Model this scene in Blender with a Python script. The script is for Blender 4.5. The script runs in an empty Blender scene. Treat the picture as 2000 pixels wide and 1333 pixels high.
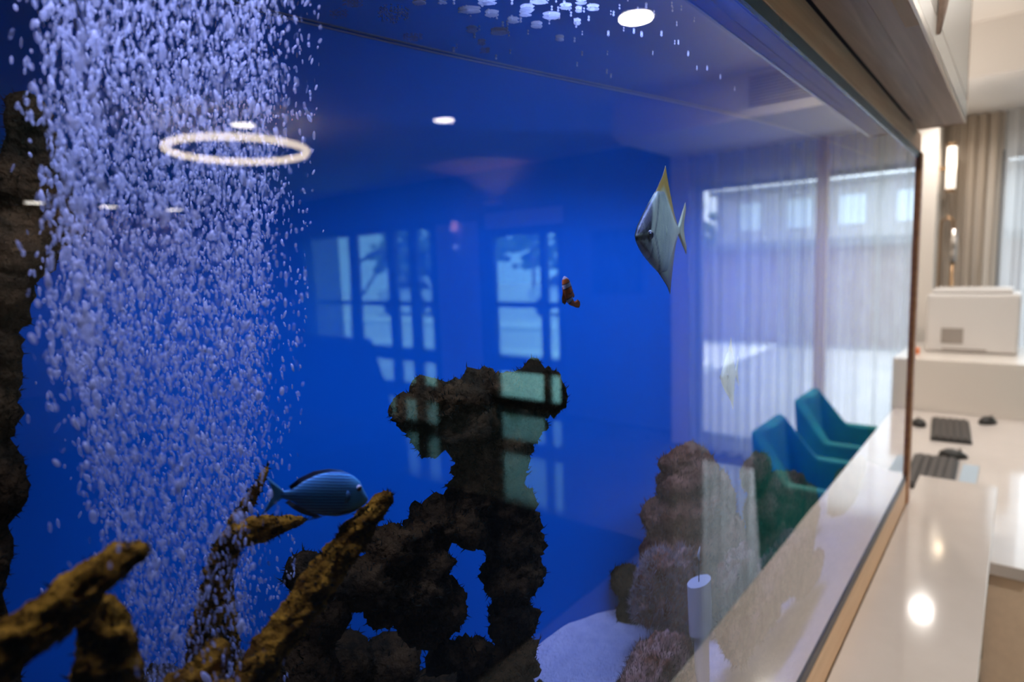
import bpy, bmesh, math, random
import numpy as np
from mathutils import Vector, Matrix, noise
S = bpy.context.scene
COL = S.collection
PI = math.pi

# ------------------------------------------------------------------ camera
F_PX = 1208.518
RM = np.array([[0.77454014, -0.04723442, -0.63075866], [0.63156497, 0.11266611, 0.76709323], [-0.03483192, 0.99250957, -0.11709603]])
# RM maps (right, up, forward) of the camera to the world; world: x away from the tank glass into the room, y along the glass, z up
CAM = np.array([0.222, 0.0, 1.65])
cam_d = bpy.data.cameras.new('camera'); cam = bpy.data.objects.new('camera', cam_d); COL.objects.link(cam)
cam_d.sensor_width = 36; cam_d.lens = F_PX * 36 / 2000; cam_d.clip_start = 0.01
r_, u_, f_ = RM[:, 0], RM[:, 1], RM[:, 2]
M = Matrix.Identity(4)
for i in range(3):
    M[i][0], M[i][1], M[i][2], M[i][3] = r_[i], u_[i], -f_[i], CAM[i]
cam.matrix_world = M
cam_d.dof.use_dof = True; cam_d.dof.focus_distance = 0.53; cam_d.dof.aperture_fstop = 4.3
S.camera = cam

# ------------------------------------------------------------------ world, exposure
S.view_settings.view_transform = 'Standard'; S.view_settings.look = 'None'
S.view_settings.gamma = 1; S.view_settings.use_curve_mapping = False
S.view_settings.exposure = 0.0
W = bpy.data.worlds.new('World'); S.world = W; W.use_nodes = True
W.node_tree.nodes['Background'].inputs[0].default_value = (0.74, 0.88, 1.0, 1)
W.node_tree.nodes['Background'].inputs[1].default_value = 5.0
S.cycles.caustics_reflective = False; S.cycles.caustics_refractive = False
S.cycles.max_bounces = 10; S.cycles.transparent_max_bounces = 16
S.cycles.sample_clamp_indirect = 6

def area(name, loc, size, power, color, size_y=None, rot=(0, 0, 0), spread=None, shape=None):
    l = bpy.data.lights.new(name, 'AREA'); l.energy = power; l.color = color; l.size = size
    l.shape = shape or ('RECTANGLE' if size_y else 'DISK')
    if size_y: l.size_y = size_y
    if spread: l.spread = spread
    o = bpy.data.objects.new(name, l); o.location = loc; o.rotation_euler = rot; COL.objects.link(o)
    return o
sun = bpy.data.lights.new('sun', 'SUN'); sun.energy = 7; sun.color = (1, .96, .9); sun.angle = .02
so = bpy.data.objects.new('sun', sun); so.rotation_euler = Vector((-.62, -.10, -.78)).to_track_quat('-Z', 'Y').to_euler(); COL.objects.link(so)
# tank LED above the water; unseen fill strips added over bubbles and behind beam
TANK_LIGHT = (0.27, 0.38, 1.0)
area('aquarium_led_above_water', (-0.28, 1.18, 1.98), 0.10, 11.0, TANK_LIGHT, size_y=1.5)
area('added_fill_over_bubbles', (-0.20, 0.17, 1.98), 0.10, 3.0, (0.36, 0.42, 1.0), size_y=0.3)  # added fill that brightens the bubbles and coral
area('added_fill_behind_beam', (-0.010, 1.25, 1.9095), 0.008, 3.6, TANK_LIGHT, size_y=1.40, rot=(0, math.radians(58), 0), spread=math.radians(125))  # hidden strip added to light the back panel evenly

# ------------------------------------------------------------------ pixel rays (2000 x 1333 frame)
def ray(px, py):
    v = RM @ np.array([px - 1000, 666.5 - py, F_PX]); return v / np.linalg.norm(v)
def T(px, py, depth, n=1.33):
    """point inside the tank, depth behind the glass, seen at the pixel through the water's refraction"""
    v = ray(px, py); p = CAM + v * (-CAM[0] / v[0])
    r = np.array([0, v[1] / n, v[2] / n]); r[0] = -math.sqrt(1 - r @ r)
    return p + r * (depth / -r[0])
def TS(px, py, depth):
    a = T(px - 5, py, depth); b = T(px + 5, py, depth); c = T(px, py - 5, depth); d = T(px, py + 5, depth)
    return abs(b[1] - a[1]) / 10, abs(c[2] - d[2]) / 10
def surf(px, py, z):
    a = T(px, py, 0.0); b = T(px, py, 1.0); t = (z - a[2]) / (b[2] - a[2]); return a + (b - a) * t

# ------------------------------------------------------------------ helpers
class MB:
    def __init__(s): s.v = []; s.f = []; s.c = []
    def add(s, vs, fs, col=None):
        o = len(s.v); s.v += [tuple(v) for v in vs]; s.f += [tuple(i + o for i in f) for f in fs]
        s.c += [col or (1, 1, 1)] * len(vs) if not isinstance(col, list) else col
    def box(s, x0, x1, y0, y1, z0, z1, col=None):
        vs = [(x, y, z) for x in (x0, x1) for y in (y0, y1) for z in (z0, z1)]
        s.add(vs, [(0, 1, 3, 2), (4, 6, 7, 5), (0, 4, 5, 1), (2, 3, 7, 6), (0, 2, 6, 4), (1, 5, 7, 3)], col); return s
    def cyl(s, p0, p1, r0, r1=None, n=20, cap=True):
        r1 = r0 if r1 is None else r1; p0 = Vector(p0); p1 = Vector(p1); d = (p1 - p0).normalized()
        a = d.orthogonal().normalized(); b = d.cross(a); vs = []
        for p, r in ((p0, r0), (p1, r1)):
            for k in range(n):
                t = 2 * PI * k / n; vs.append(p + a * (r * math.cos(t)) + b * (r * math.sin(t)))
        fs = [(k, (k + 1) % n, n + (k + 1) % n, n + k) for k in range(n)]
        if cap: fs += [tuple(range(n))[::-1], tuple(range(n, 2 * n))]
        s.add(vs, fs); return s
    def tube(s, pts, rs, n=14, nz=0, seed=0, freq=60):
        pts = [Vector(p) for p in pts]; vs = []; a = None
        for i, p in enumerate(pts):
            d = (pts[min(i + 1, len(pts) - 1)] - pts[max(i - 1, 0)]).normalized()
            a = d.orthogonal().normalized() if a is None else (a - d * a.dot(d)).normalized()
            b = d.cross(a)
            for k in range(n):
                t = 2 * PI * k / n; q = p + (a * math.cos(t) + b * math.sin(t)) * rs[i]
                if nz:
                    h = noise.fractal((q + Vector((seed, 0, 0))) * freq, 0.8, 2.2, 4)
                    q = p + (q - p) * (1 + nz * h)
                vs.append(q)
        fs = []
        for i in range(len(pts) - 1):
            for k in range(n):
                fs.append((i * n + k, i * n + (k + 1) % n, (i + 1) * n + (k + 1) % n, (i + 1) * n + k))
        fs += [tuple(range(n))[::-1], tuple(range((len(pts) - 1) * n, len(pts) * n))]
        s.add(vs, fs); return s
    def build(s, name, mat, parent=None, smooth=False, bevel=0, loc=None):
        me = bpy.data.meshes.new(name); me.from_pydata(s.v, [], s.f); me.update()
        if any(c != (1, 1, 1) for c in s.c):
            ca = me.color_attributes.new('col', 'FLOAT_COLOR', 'POINT')
            ca.data.foreach_set('color', [x for c in s.c for x in (c[0], c[1], c[2], 1)])
        bm = bmesh.new(); bm.from_mesh(me); bmesh.ops.recalc_face_normals(bm, faces=bm.faces); bm.to_mesh(me); bm.free()
        if smooth: me.polygons.foreach_set('use_smooth', [True] * len(me.polygons))
        me.materials.append(mat)
        o = bpy.data.objects.new(name, me); COL.objects.link(o)
        if parent: o.parent = parent
        if loc: o.location = loc
        if bevel:
            m = o.modifiers.new('bevel', 'BEVEL'); m.width = bevel; m.segments = 2; m.limit_method = 'ANGLE'
        return o
def tag(o, label=None, cat=None, group=None, kind=None):
    if label: o['label'] = label
    if cat: o['category'] = cat
    if group: o['group'] = group
    if kind: o['kind'] = kind
    return o
def empty(name, loc=(0, 0, 0), rz=0):
    o = bpy.data.objects.new(name, None); o.location = loc; o.rotation_euler = (0, 0, rz); o.empty_display_size = .05
    COL.objects.link(o); return o

def mat(name, color, rough=0.5, spec=0.5, coat=0, bump=0, bscale=50, emit=0, metal=0, var=0, vscale=8, stretch=(1, 1, 1), color2=None):
    m = bpy.data.materials.new(name); m.use_nodes = True; nt = m.node_tree; b = nt.nodes['Principled BSDF']
    b.inputs['Base Color'].default_value = (*color, 1); b.inputs['Roughness'].default_value = rough
    b.inputs['Specular IOR Level'].default_value = spec; b.inputs['Metallic'].default_value = metal
    b.inputs['Coat Weight'].default_value = coat; b.inputs['Coat Roughness'].default_value = 0.08
    if emit:
        b.inputs['Emission Color'].default_value = (*color, 1); b.inputs['Emission Strength'].default_value = emit
    tc = nt.nodes.new('ShaderNodeTexCoord'); mp = nt.nodes.new('ShaderNodeMapping'); mp.inputs['Scale'].default_value = stretch
    nt.links.new(tc.outputs['Object'], mp.inputs[0])
    if color2:
        n = nt.nodes.new('ShaderNodeTexNoise'); n.inputs['Scale'].default_value = vscale; n.inputs['Detail'].default_value = 6
        n.inputs['Roughness'].default_value = 0.65
        nt.links.new(mp.outputs[0], n.inputs['Vector'])
        cr = nt.nodes.new('ShaderNodeValToRGB'); cr.color_ramp.elements[0].position = .38; cr.color_ramp.elements[1].position = .62
        cr.color_ramp.elements[0].color = (*color, 1); cr.color_ramp.elements[1].color = (*color2, 1)
        nt.links.new(n.outputs[0], cr.inputs[0]); nt.links.new(cr.outputs[0], b.inputs['Base Color'])
    if bump:
        n = nt.nodes.new('ShaderNodeTexNoise'); n.inputs['Scale'].default_value = bscale; n.inputs['Detail'].default_value = 5
        nt.links.new(mp.outputs[0], n.inputs['Vector'])
        bp = nt.nodes.new('ShaderNodeBump'); bp.inputs['Strength'].default_value = bump; bp.inputs['Distance'].default_value = 0.01
        nt.links.new(n.outputs[0], bp.inputs['Height']); nt.links.new(bp.outputs[0], b.inputs['Normal'])
    return m
def wood(name, c1, c2, scale=6, stretch=(14, 0.6, 14), rough=.45):
    m = mat(name, c1, rough=rough); nt = m.node_tree; b = nt.nodes['Principled BSDF']
    tc = nt.nodes.new('ShaderNodeTexCoord'); mp = nt.nodes.new('ShaderNodeMapping'); mp.inputs['Scale'].default_value = stretch
    n = nt.nodes.new('ShaderNodeTexNoise'); n.inputs['Scale'].default_value = scale; n.inputs['Detail'].default_value = 8
    n.inputs['Distortion'].default_value = .6
    cr = nt.nodes.new('ShaderNodeValToRGB'); cr.color_ramp.elements[0].position = .35; cr.color_ramp.elements[1].position = .68
    cr.color_ramp.elements[0].color = (*c1, 1); cr.color_ramp.elements[1].color = (*c2, 1)
    nt.links.new(tc.outputs['Object'], mp.inputs[0]); nt.links.new(mp.outputs[0], n.inputs['Vector'])
    nt.links.new(n.outputs[0], cr.inputs[0]); nt.links.new(cr.outputs[0], b.inputs['Base Color'])
    return m
def nodes_mat(name):
    m = bpy.data.materials.new(name); m.use_nodes = True; nt = m.node_tree; nt.nodes.remove(nt.nodes['Principled BSDF'])
    return m, nt, nt.nodes['Material Output']
def attr_mat(name, rough=.45, spec=.4, bump=0, bscale=300, trans=0):
    m = mat(name, (1, 1, 1), rough=rough, spec=spec, bump=bump, bscale=bscale); nt = m.node_tree; b = nt.nodes['Principled BSDF']
    a = nt.nodes.new('ShaderNodeAttribute'); a.attribute_name = 'col'; nt.links.new(a.outputs['Color'], b.inputs['Base Color'])
    return m

# glass in front of the water: refraction into water, reflection of the room
def glass_water():
    m, nt, out = nodes_mat('glass_against_water')
    rf = nt.nodes.new('ShaderNodeBsdfRefraction'); rf.inputs['IOR'].default_value = 1.33; rf.inputs['Roughness'].default_value = 0
    gl = nt.nodes.new('ShaderNodeBsdfGlossy'); gl.inputs['Roughness'].default_value = 0; gl.inputs['Color'].default_value = (1, 1, 1, 1)
    lw = nt.nodes.new('ShaderNodeLayerWeight'); lw.inputs['Blend'].default_value = .5   # coated pane: reflects strongly at grazing angles
    fr = nt.nodes.new('ShaderNodeValToRGB'); nt.links.new(lw.outputs['Facing'], fr.inputs[0]); els = fr.color_ramp.elements
    els[0].position = 0; els[0].color = (.048, .048, .048, 1); els[1].position = 1; els[1].color = (1, 1, 1, 1)
    for a, b in ((.30, .052), (.45, .085), (.55, .17), (.63, .32), (.72, .52), (.80, .72), (.90, .90)):
        e = els.new(a); e.color = (b, b, b, 1)
    mx = nt.nodes.new('ShaderNodeMixShader'); nt.links.new(fr.outputs[0], mx.inputs[0]); nt.links.new(rf.outputs[0], mx.inputs[1])
    nt.links.new(gl.outputs[0], mx.inputs[2]); nt.links.new(mx.outputs[0], out.inputs[0]); return m
def water_top():
    m, nt, out = nodes_mat('water_surface')
    tr = nt.nodes.new('ShaderNodeBsdfTransparent')
    gl = nt.nodes.new('ShaderNodeBsdfGlossy'); gl.inputs['Roughness'].default_value = 0.02
    fr = nt.nodes.new('ShaderNodeFresnel'); fr.inputs['IOR'].default_value = 1.33
    tc = nt.nodes.new('ShaderNodeTexCoord'); n = nt.nodes.new('ShaderNodeTexNoise'); n.inputs['Scale'].default_value = 9; n.inputs['Detail'].default_value = 3
    bp = nt.nodes.new('ShaderNodeBump'); bp.inputs['Strength'].default_value = .25; bp.inputs['Distance'].default_value = .004
    nt.links.new(tc.outputs['Object'], n.inputs['Vector']); nt.links.new(n.outputs[0], bp.inputs['Height']); nt.links.new(bp.outputs[0], gl.inputs['Normal'])
    mx = nt.nodes.new('ShaderNodeMixShader'); nt.links.new(fr.outputs[0], mx.inputs[0]); nt.links.new(tr.outputs[0], mx.inputs[1])
    nt.links.new(gl.outputs[0], mx.inputs[2]); nt.links.new(mx.outputs[0], out.inputs[0]); return m
def pane_mat(name='window_glass', tint=(1, 1, 1)):
    m, nt, out = nodes_mat(name)
    tr = nt.nodes.new('ShaderNodeBsdfTransparent'); tr.inputs[0].default_value = (*tint, 1)
    gl = nt.nodes.new('ShaderNodeBsdfGlossy'); gl.inputs['Roughness'].default_value = 0.01
    lw = nt.nodes.new('ShaderNodeLayerWeight'); lw.inputs['Blend'].default_value = .5
    pw = nt.nodes.new('ShaderNodeMath'); pw.operation = 'POWER'; pw.inputs[1].default_value = 5; nt.links.new(lw.outputs['Facing'], pw.inputs[0])
    fr = nt.nodes.new('ShaderNodeMath'); fr.operation = 'MULTIPLY_ADD'; fr.inputs[1].default_value = .96; fr.inputs[2].default_value = .04; nt.links.new(pw.outputs[0], fr.inputs[0])
    mx = nt.nodes.new('ShaderNodeMixShader'); nt.links.new(fr.outputs[0], mx.inputs[0]); nt.links.new(tr.outputs[0], mx.inputs[1])
    nt.links.new(gl.outputs[0], mx.inputs[2]); nt.links.new(mx.outputs[0], out.inputs[0]); return m
def cloth(name, color, transp, transl=.5, fold=0):
    m, nt, out = nodes_mat(name)
    tr = nt.nodes.new('ShaderNodeBsdfTransparent')
    df = nt.nodes.new('ShaderNodeBsdfDiffuse'); df.inputs[0].default_value = (*color, 1)
    tl = nt.nodes.new('ShaderNodeBsdfTranslucent'); tl.inputs[0].default_value = (*color, 1)
    m1 = nt.nodes.new('ShaderNodeMixShader'); m1.inputs[0].default_value = transl
    nt.links.new(df.outputs[0], m1.inputs[1]); nt.links.new(tl.outputs[0], m1.inputs[2])
    m2 = nt.nodes.new('ShaderNodeMixShader'); m2.inputs[0].default_value = transp
    if fold:   # a sheer weave lets less through where a fold stands edge-on
        lw = nt.nodes.new('ShaderNodeLayerWeight'); ma = nt.nodes.new('ShaderNodeMath'); ma.operation = 'SUBTRACT'; ma.inputs[0].default_value = 1
        pw = nt.nodes.new('ShaderNodeMath'); pw.operation = 'POWER'; pw.inputs[1].default_value = fold
        mm = nt.nodes.new('ShaderNodeMath'); mm.operation = 'MULTIPLY'; mm.inputs[1].default_value = transp
        nt.links.new(lw.outputs['Facing'], ma.inputs[1]); nt.links.new(ma.outputs[0], pw.inputs[0]); nt.links.new(pw.outputs[0], mm.inputs[0]); nt.links.new(mm.outputs[0], m2.inputs[0])
    nt.links.new(m1.outputs[0], m2.inputs[1]); nt.links.new(tr.outputs[0], m2.inputs[2]); nt.links.new(m2.outputs[0], out.inputs[0]); return m
def bubble_mat(name):
    m, nt, out = nodes_mat(name)
    tr = nt.nodes.new('ShaderNodeBsdfTransparent'); tr.inputs[0].default_value = (.93, .96, 1, 1)
    df = nt.nodes.new('ShaderNodeBsdfDiffuse'); df.inputs[0].default_value = (.95, .95, .95, 1)
    tl = nt.nodes.new('ShaderNodeBsdfTranslucent'); tl.inputs[0].default_value = (.95, .95, .95, 1)
    m1 = nt.nodes.new('ShaderNodeMixShader'); m1.inputs[0].default_value = .6
    nt.links.new(df.outputs[0], m1.inputs[1]); nt.links.new(tl.outputs[0], m1.inputs[2])
    a = nt.nodes.new('ShaderNodeAttribute'); a.attribute_name = 'col'
    m2 = nt.nodes.new('ShaderNodeMixShader'); nt.links.new(a.outputs['Fac'], m2.inputs[0])
    nt.links.new(tr.outputs[0], m2.inputs[1]); nt.links.new(m1.outputs[0], m2.inputs[2]); nt.links.new(m2.outputs[0], out.inputs[0]); return m

MAT = dict(
    glass=glass_water(), water=water_top(), pane=pane_mat(), pane_teal=pane_mat('teal_daylight_glass', (.66, .97, .95)),  # teal of the daylight put into the storefront pane colour
    back=mat('blue_back_panel', (0.001, 0.150, 0.52), rough=.6, spec=.1),
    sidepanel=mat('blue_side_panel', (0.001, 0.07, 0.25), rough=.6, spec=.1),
    seam=mat('black_silicone', (0.01, 0.012, 0.03), rough=.35),
    seam_top=mat('teal_glass_edge', (0.02, 0.10, 0.16), rough=.25),
    wood_light=wood('light_oak', (0.66, 0.36, 0.20), (0.82, 0.52, 0.33)),
    wood_dark=wood('dark_walnut', (0.44, 0.31, 0.25), (0.60, 0.45, 0.37)),
    wood_mid=wood('brown_walnut', (0.58, 0.42, 0.34), (0.70, 0.52, 0.43)),
    wood_orange=wood('orange_oak_edge', (0.30, 0.12, 0.035), (0.42, 0.19, 0.07)),
    wood_pale=wood('pale_oak_strip', (0.60, 0.36, 0.19), (0.70, 0.45, 0.26)),
    cream=mat('cream_paint', (0.74, 0.68, 0.62), rough=.6, bump=.05, bscale=120),
    cream_lac=mat('cream_lacquer', (0.74, 0.68, 0.62), rough=.25),
    ledge=mat('polished_white_stone', (0.63, 0.565, 0.525), rough=.09, spec=.5, color2=(0.67, 0.605, 0.565), vscale=4),
    wall_dim=mat('dimmed_far_wall', (0.17, 0.21, 0.28), rough=.7),  # far wall's dimness put into its colour
    ceil=mat('ceiling_white', (0.80, 0.76, 0.72), rough=.9, bump=.04, bscale=80),
    floor=mat('polished_floor', (0.10, 0.10, 0.11), rough=.07, spec=.7, color2=(0.13, 0.13, 0.14), vscale=2),
    rug=mat('dark_rug', (0.03, 0.04, 0.07), rough=1, spec=0, bump=.4, bscale=200),
    frame=mat('grey_window_frame', (0.12, 0.13, 0.14), rough=.4),
    black=mat('black_plastic', (0.02, 0.018, 0.017), rough=.45),
    keyc=mat('dark_keys', (0.07, 0.06, 0.055), rough=.5),
    white=mat('white_plastic', (0.70, 0.67, 0.65), rough=.35),
    grey=mat('grey_plastic', (0.33, 0.29, 0.26), rough=.4),
    steel=mat('brushed_metal', (0.55, 0.5, 0.45), rough=.3, metal=1),
    brass=mat('bronze_metal', (0.35, 0.22, 0.12), rough=.35, metal=.8),
    lampglow=mat('warm_lamp_glow', (1.0, 0.90, 0.78), emit=1.5),
    ringglow=mat('ring_lamp_glow', (1.0, 0.84, 0.60), emit=14),
    downglow=mat('downlight_glow', (1.0, 0.93, 0.82), emit=26),
    teal=mat('teal_velvet', (0.0, 0.15, 0.14), rough=.8, color2=(0.0, 0.23, 0.21), vscale=5, bump=.1, bscale=300),
    navy=mat('navy_fabric', (0.008, 0.012, 0.03), rough=.9),
    sand=mat('white_sand', (0.80, 0.78, 0.82), rough=.9, spec=.1, color2=(0.66, 0.66, 0.74), vscale=45, bump=.9, bscale=220),
    rock_dark=mat('dark_algae_rock', (0.018, 0.014, 0.006), rough=1, spec=0, color2=(0.07, 0.04, 0.012), vscale=28, bump=1, bscale=120),
    rock_brown=mat('brown_rock', (0.15, 0.055, 0.022), rough=1, spec=0, color2=(0.32, 0.15, 0.075), vscale=26, bump=1, bscale=110),
    rock_white=mat('rock_with_white_strands', (0.20, 0.06, 0.025), rough=1, spec=0, color2=(0.46, 0.27, 0.19), vscale=34, bump=1, bscale=90, stretch=(1, 1, .35)),
    branch=mat('ochre_coral', (0.11, 0.045, 0.006), rough=1, spec=0, color2=(0.58, 0.27, 0.02), vscale=48, bump=1, bscale=150),
    fuzz=mat('dark_algae', (0.02, 0.022, 0.012), rough=1, spec=0),
    fuzz_b=mat('brown_algae', (0.12, 0.065, 0.045), rough=1, spec=0),
    fuzz_w=mat('pale_algae', (0.34, 0.26, 0.24), rough=1, spec=0),
    pvc=mat('white_pvc', (0.80, 0.78, 0.70), rough=.4),
    bubble=bubble_mat('air_bubble'),
    sheer=cloth('sheer_curtain', (0.72, 0.72, 0.72), .22, .5), sheer_thin=cloth('thin_sheer_curtain', (0.75, 0.75, 0.75), .62, .5, fold=.9), sheer_fold=cloth('folded_sheer_curtain', (0.62, 0.66, 0.68), .60, .55, fold=1.5),
    thick=cloth('beige_curtain', (0.66, 0.57, 0.48), .02, .35),
    stone=mat('pavement', (0.68, 0.70, 0.70), rough=.9), white_line=mat('pale_kerb', (0.85, 0.87, 0.85), rough=.8),
    hedge=mat('green_leaves', (0.10, 0.20, 0.10), rough=.9, color2=(0.32, 0.42, 0.22), vscale=3),
    facade=mat('pale_facade', (0.20, 0.21, 0.22), rough=.9, color2=(0.26, 0.26, 0.27), vscale=2),
    brick=mat('pinkish_brick', (0.17, 0.12, 0.115), rough=.9, color2=(0.25, 0.21, 0.21), vscale=5),
    carwhite=mat('white_car_paint', (0.75, 0.77, 0.78), rough=.2, coat=.5), carred=mat('red_tail_lamp', (0.6, 0.02, 0.02), rough=.3),
    darkglass=mat('dark_car_glass', (0.02, 0.03, 0.04), rough=.05), tyre=mat('tyre', (0.02, 0.02, 0.02), rough=.9),
    lightpanel=mat('pale_panel', (0.62, 0.66, 0.68), rough=.5), orange=mat('orange_plastic', (0.75, 0.22, 0.08), rough=.5),
    bluepad=mat('pale_blue_pad', (0.40, 0.48, 0.56), rough=.7), tan=mat('tan_laminate', (0.82, 0.63, 0.46), rough=.6, color2=(0.88, 0.68, 0.50), vscale=60),
    picture=mat('dark_picture_print', (0.03, 0.05, 0.08), rough=.6, color2=(0.09, 0.13, 0.16), vscale=6, stretch=(1, 1, .4)),
)

ZL = 0.95          # stone ledge top
ZGB, ZGT = 1.03, 1.904   # glass bottom / top
YE = 1.98          # far end of the tank
ZW = 1.912         # water level
DB = 0.55          # tank depth
YS = -0.30         # near end of the tank

# ------------------------------------------------------------------ aquarium
aq = tag(empty('aquarium', (-.28, .84, ZGB - .03)), 'large built-in aquarium with blue back panel behind one long glass pane', 'aquarium')
def ap(mb, name, m, **k):
    o = mb.build(name, m, **k); o.parent = aq; o.matrix_parent_inverse = Matrix.Translation(aq.location).inverted(); return o
g = MB(); g.add([(0, YS, ZGB), (0, YE, ZGB), (0, YE, ZGT), (0, YS, ZGT)], [(0, 1, 2, 3)])
me = bpy.data.meshes.new('front_glass'); me.from_pydata(g.v, [], [(0, 1, 2, 3)]); me.materials.append(MAT['glass'])
fg = bpy.data.objects.new('front_glass', me); COL.objects.link(fg); fg.parent = aq; fg.matrix_parent_inverse = Matrix.Translation(aq.location).inverted()
ap(MB().box(-DB - .02, -DB, YS, YE, ZGB - .02, 2.0), 'back_panel', MAT['back'])
ap(MB().box(-DB - .02, 0.0, YE, YE + .006, ZGB, 1.962), 'side_panel', MAT['sidepanel'])
ap(MB().box(-DB - .02, 0.0, YS - .006, YS, ZGB, 1.962), 'side_panel', MAT['sidepanel'])
ap(MB().box(-DB - .02, 0.0, YS, YE, ZGB - .03, ZGB - .005), 'floor_panel', MAT['black'])
w = MB(); w.add([(-DB, YS, ZW), (-.0005, YS, ZW), (-.0005, YE, ZW), (-DB, YE, ZW)], [(0, 1, 2, 3)])
me = bpy.data.meshes.new('water_surface'); me.from_pydata(w.v, [], [(0, 1, 2, 3)]); me.materials.append(MAT['water'])
ws = bpy.data.objects.new('water_surface', me); COL.objects.link(ws); ws.parent = aq; ws.matrix_parent_inverse = Matrix.Translation(aq.location).inverted()
ap(MB().box(-.008, .0025, YS, YE, ZGT - .004, ZGT + .012), 'top_edge_seal', MAT['seam_top'])
ap(MB().box(-.010, .0022, YS, YE, ZGB - .012, ZGB + .008), 'bottom_edge_seal', MAT['seam'])
# thin waterline residue along the back panel
ap(MB().box(-DB + .0002, -DB + .002, YS, YE, ZW - .0025, ZW - .001), 'waterline', MAT['bluepad'])

# wooden surround of the tank
fr = tag(empty('aquarium_surround', (0, 1, ZL)), 'oak surround framing the aquarium glass above, below and at the far end', 'wooden frame')
def fp(mb, name, m, **k):
    o = mb.build(name, m, **k); o.parent = fr; o.matrix_parent_inverse = Matrix.Translation(fr.location).inverted(); return o
fp(MB().box(-.03, .004, YS - .3, YE + .01, ZGT + .012, 1.962), 'top_beam', MAT['wood_light'], bevel=.001)
fp(MB().box(-.03, .003, YS - .3, YE + .01, ZL, ZGB - .012), 'bottom_rail', MAT['wood_pale'])
fp(MB().box(-.03, .007, YE + .0065, YE + .05, ZL, ZGT + .012), 'end_post', MAT['wood_orange'], bevel=.001)
tag(MB().box(-.9, -.001, YE + .05, YE + .06, .0, 1.958).build('end_panel', MAT['cream']), 'cream end panel closing off the aquarium cabinet beside the desk', 'panel', kind='thing')
tag(MB().box(-.62, -.031, YS - .3, YE, 0, ZGB - .035).build('aquarium_base_cabinet', MAT['cream_lac']), 'cream base cabinet that carries the aquarium behind the ledge', 'cabinet')

# sand
def sand_z(x, y):
    t = min(1, max(0, -x / DB)); back = np.interp(y, [-.3, .45, .62, .70, .76, .84, .92, 1.2, 1.5, 2], [1.045, 1.06, 1.120, 1.13, 1.122, 1.104, 1.058, 1.054, 1.07, 1.06])
    z = 1.036 + (back - 1.036) * (t ** 1.6)
    return z + .004 * noise.fractal(Vector((x * 9, y * 9, 0)), .8, 2.1, 4)
NX, NY = 50, 200
s = MB(); vs = [(-.0115 - (DB - .012) * i / NX, YS + .001 + (YE - YS - .002) * j / NY, 0) for i in range(NX + 1) for j in range(NY + 1)]
vs = [(x, y, sand_z(x, y)) for x, y, _ in vs]
fs = [(i * (NY + 1) + j, i * (NY + 1) + j + 1, (i + 1) * (NY + 1) + j + 1, (i + 1) * (NY + 1) + j) for i in range(NX) for j in range(NY)]
s.add(vs, fs); tag(s.build('sand', MAT['sand'], smooth=True), 'white sand bed mounded against the back of the aquarium', 'sand', kind='stuff')

# ------------------------------------------------------------------ rocks
def solidify_blobs(blobs, voxel, amp, freq, seed, amp2=0.0, freq2=120):
    bm = bmesh.new()
    for c, rad in blobs:
        bmesh.ops.create_icosphere(bm, subdivisions=3, radius=1, matrix=Matrix.Translation(Vector(c)) @ Matrix.Diagonal((*rad, 1)))
    me = bpy.data.meshes.new('tmp'); bm.to_mesh(me); bm.free()
    o = bpy.data.objects.new('tmp', me); COL.objects.link(o)
    m = o.modifiers.new('r', 'REMESH'); m.mode = 'VOXEL'; m.voxel_size = voxel
    dg = bpy.context.evaluated_depsgraph_get(); dg.update()
    me2 = bpy.data.meshes.new_from_object(o.evaluated_get(dg)); bpy.data.objects.remove(o)
    n = len(me2.vertices); co = np.empty(n * 3); me2.vertices.foreach_get('co', co); co = co.reshape(-1, 3)
    no = np.empty(n * 3); me2.vertices.foreach_get('normal', no); no = no.reshape(-1, 3)
    off = Vector((seed * 3.1, seed * 1.7, 0))
    for i in range(n):
        p = Vector(co[i]) + off
        d = amp * noise.fractal(p * freq, .7, 2.1, 5)
        if amp2: d += amp2 * (abs(noise.noise(p * freq2)) * 2 - .4)
        co[i] += no[i] * d
    me2.vertices.foreach_set('co', co.reshape(-1)); me2.update()
    me2.polygons.foreach_set('use_smooth', [True] * len(me2.polygons))
    return me2
def fuzz(me, n, ln, seed, up=.3, wd=.12, flt=None):
    rnd = random.Random(seed); me.update(); mb = MB(); nv = len(me.vertices)
    for _ in range(n):
        v = me.vertices[rnd.randrange(nv)]; p = v.co; nn = v.normal
        if flt and not flt(p): continue
        d = (Vector(nn) + Vector((rnd.gauss(0, .5), rnd.gauss(0, .5), rnd.gauss(up, .5)))).normalized()
        L = ln * rnd.uniform(.4, 1.3); a = d.orthogonal().normalized(); a.rotate(Matrix.Rotation(rnd.uniform(0, 6.28), 3, d)); b = d.cross(a)
        w = L * wd; q = p - d * L * .1
        mb.add([q + a * w, q - a * w * .5 + b * w * .8, q - a * w * .5 - b * w * .8, q + d * L + a * rnd.gauss(0, .2) * L], [(0, 1, 3), (1, 2, 3), (2, 0, 3)])
    return mb
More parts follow.
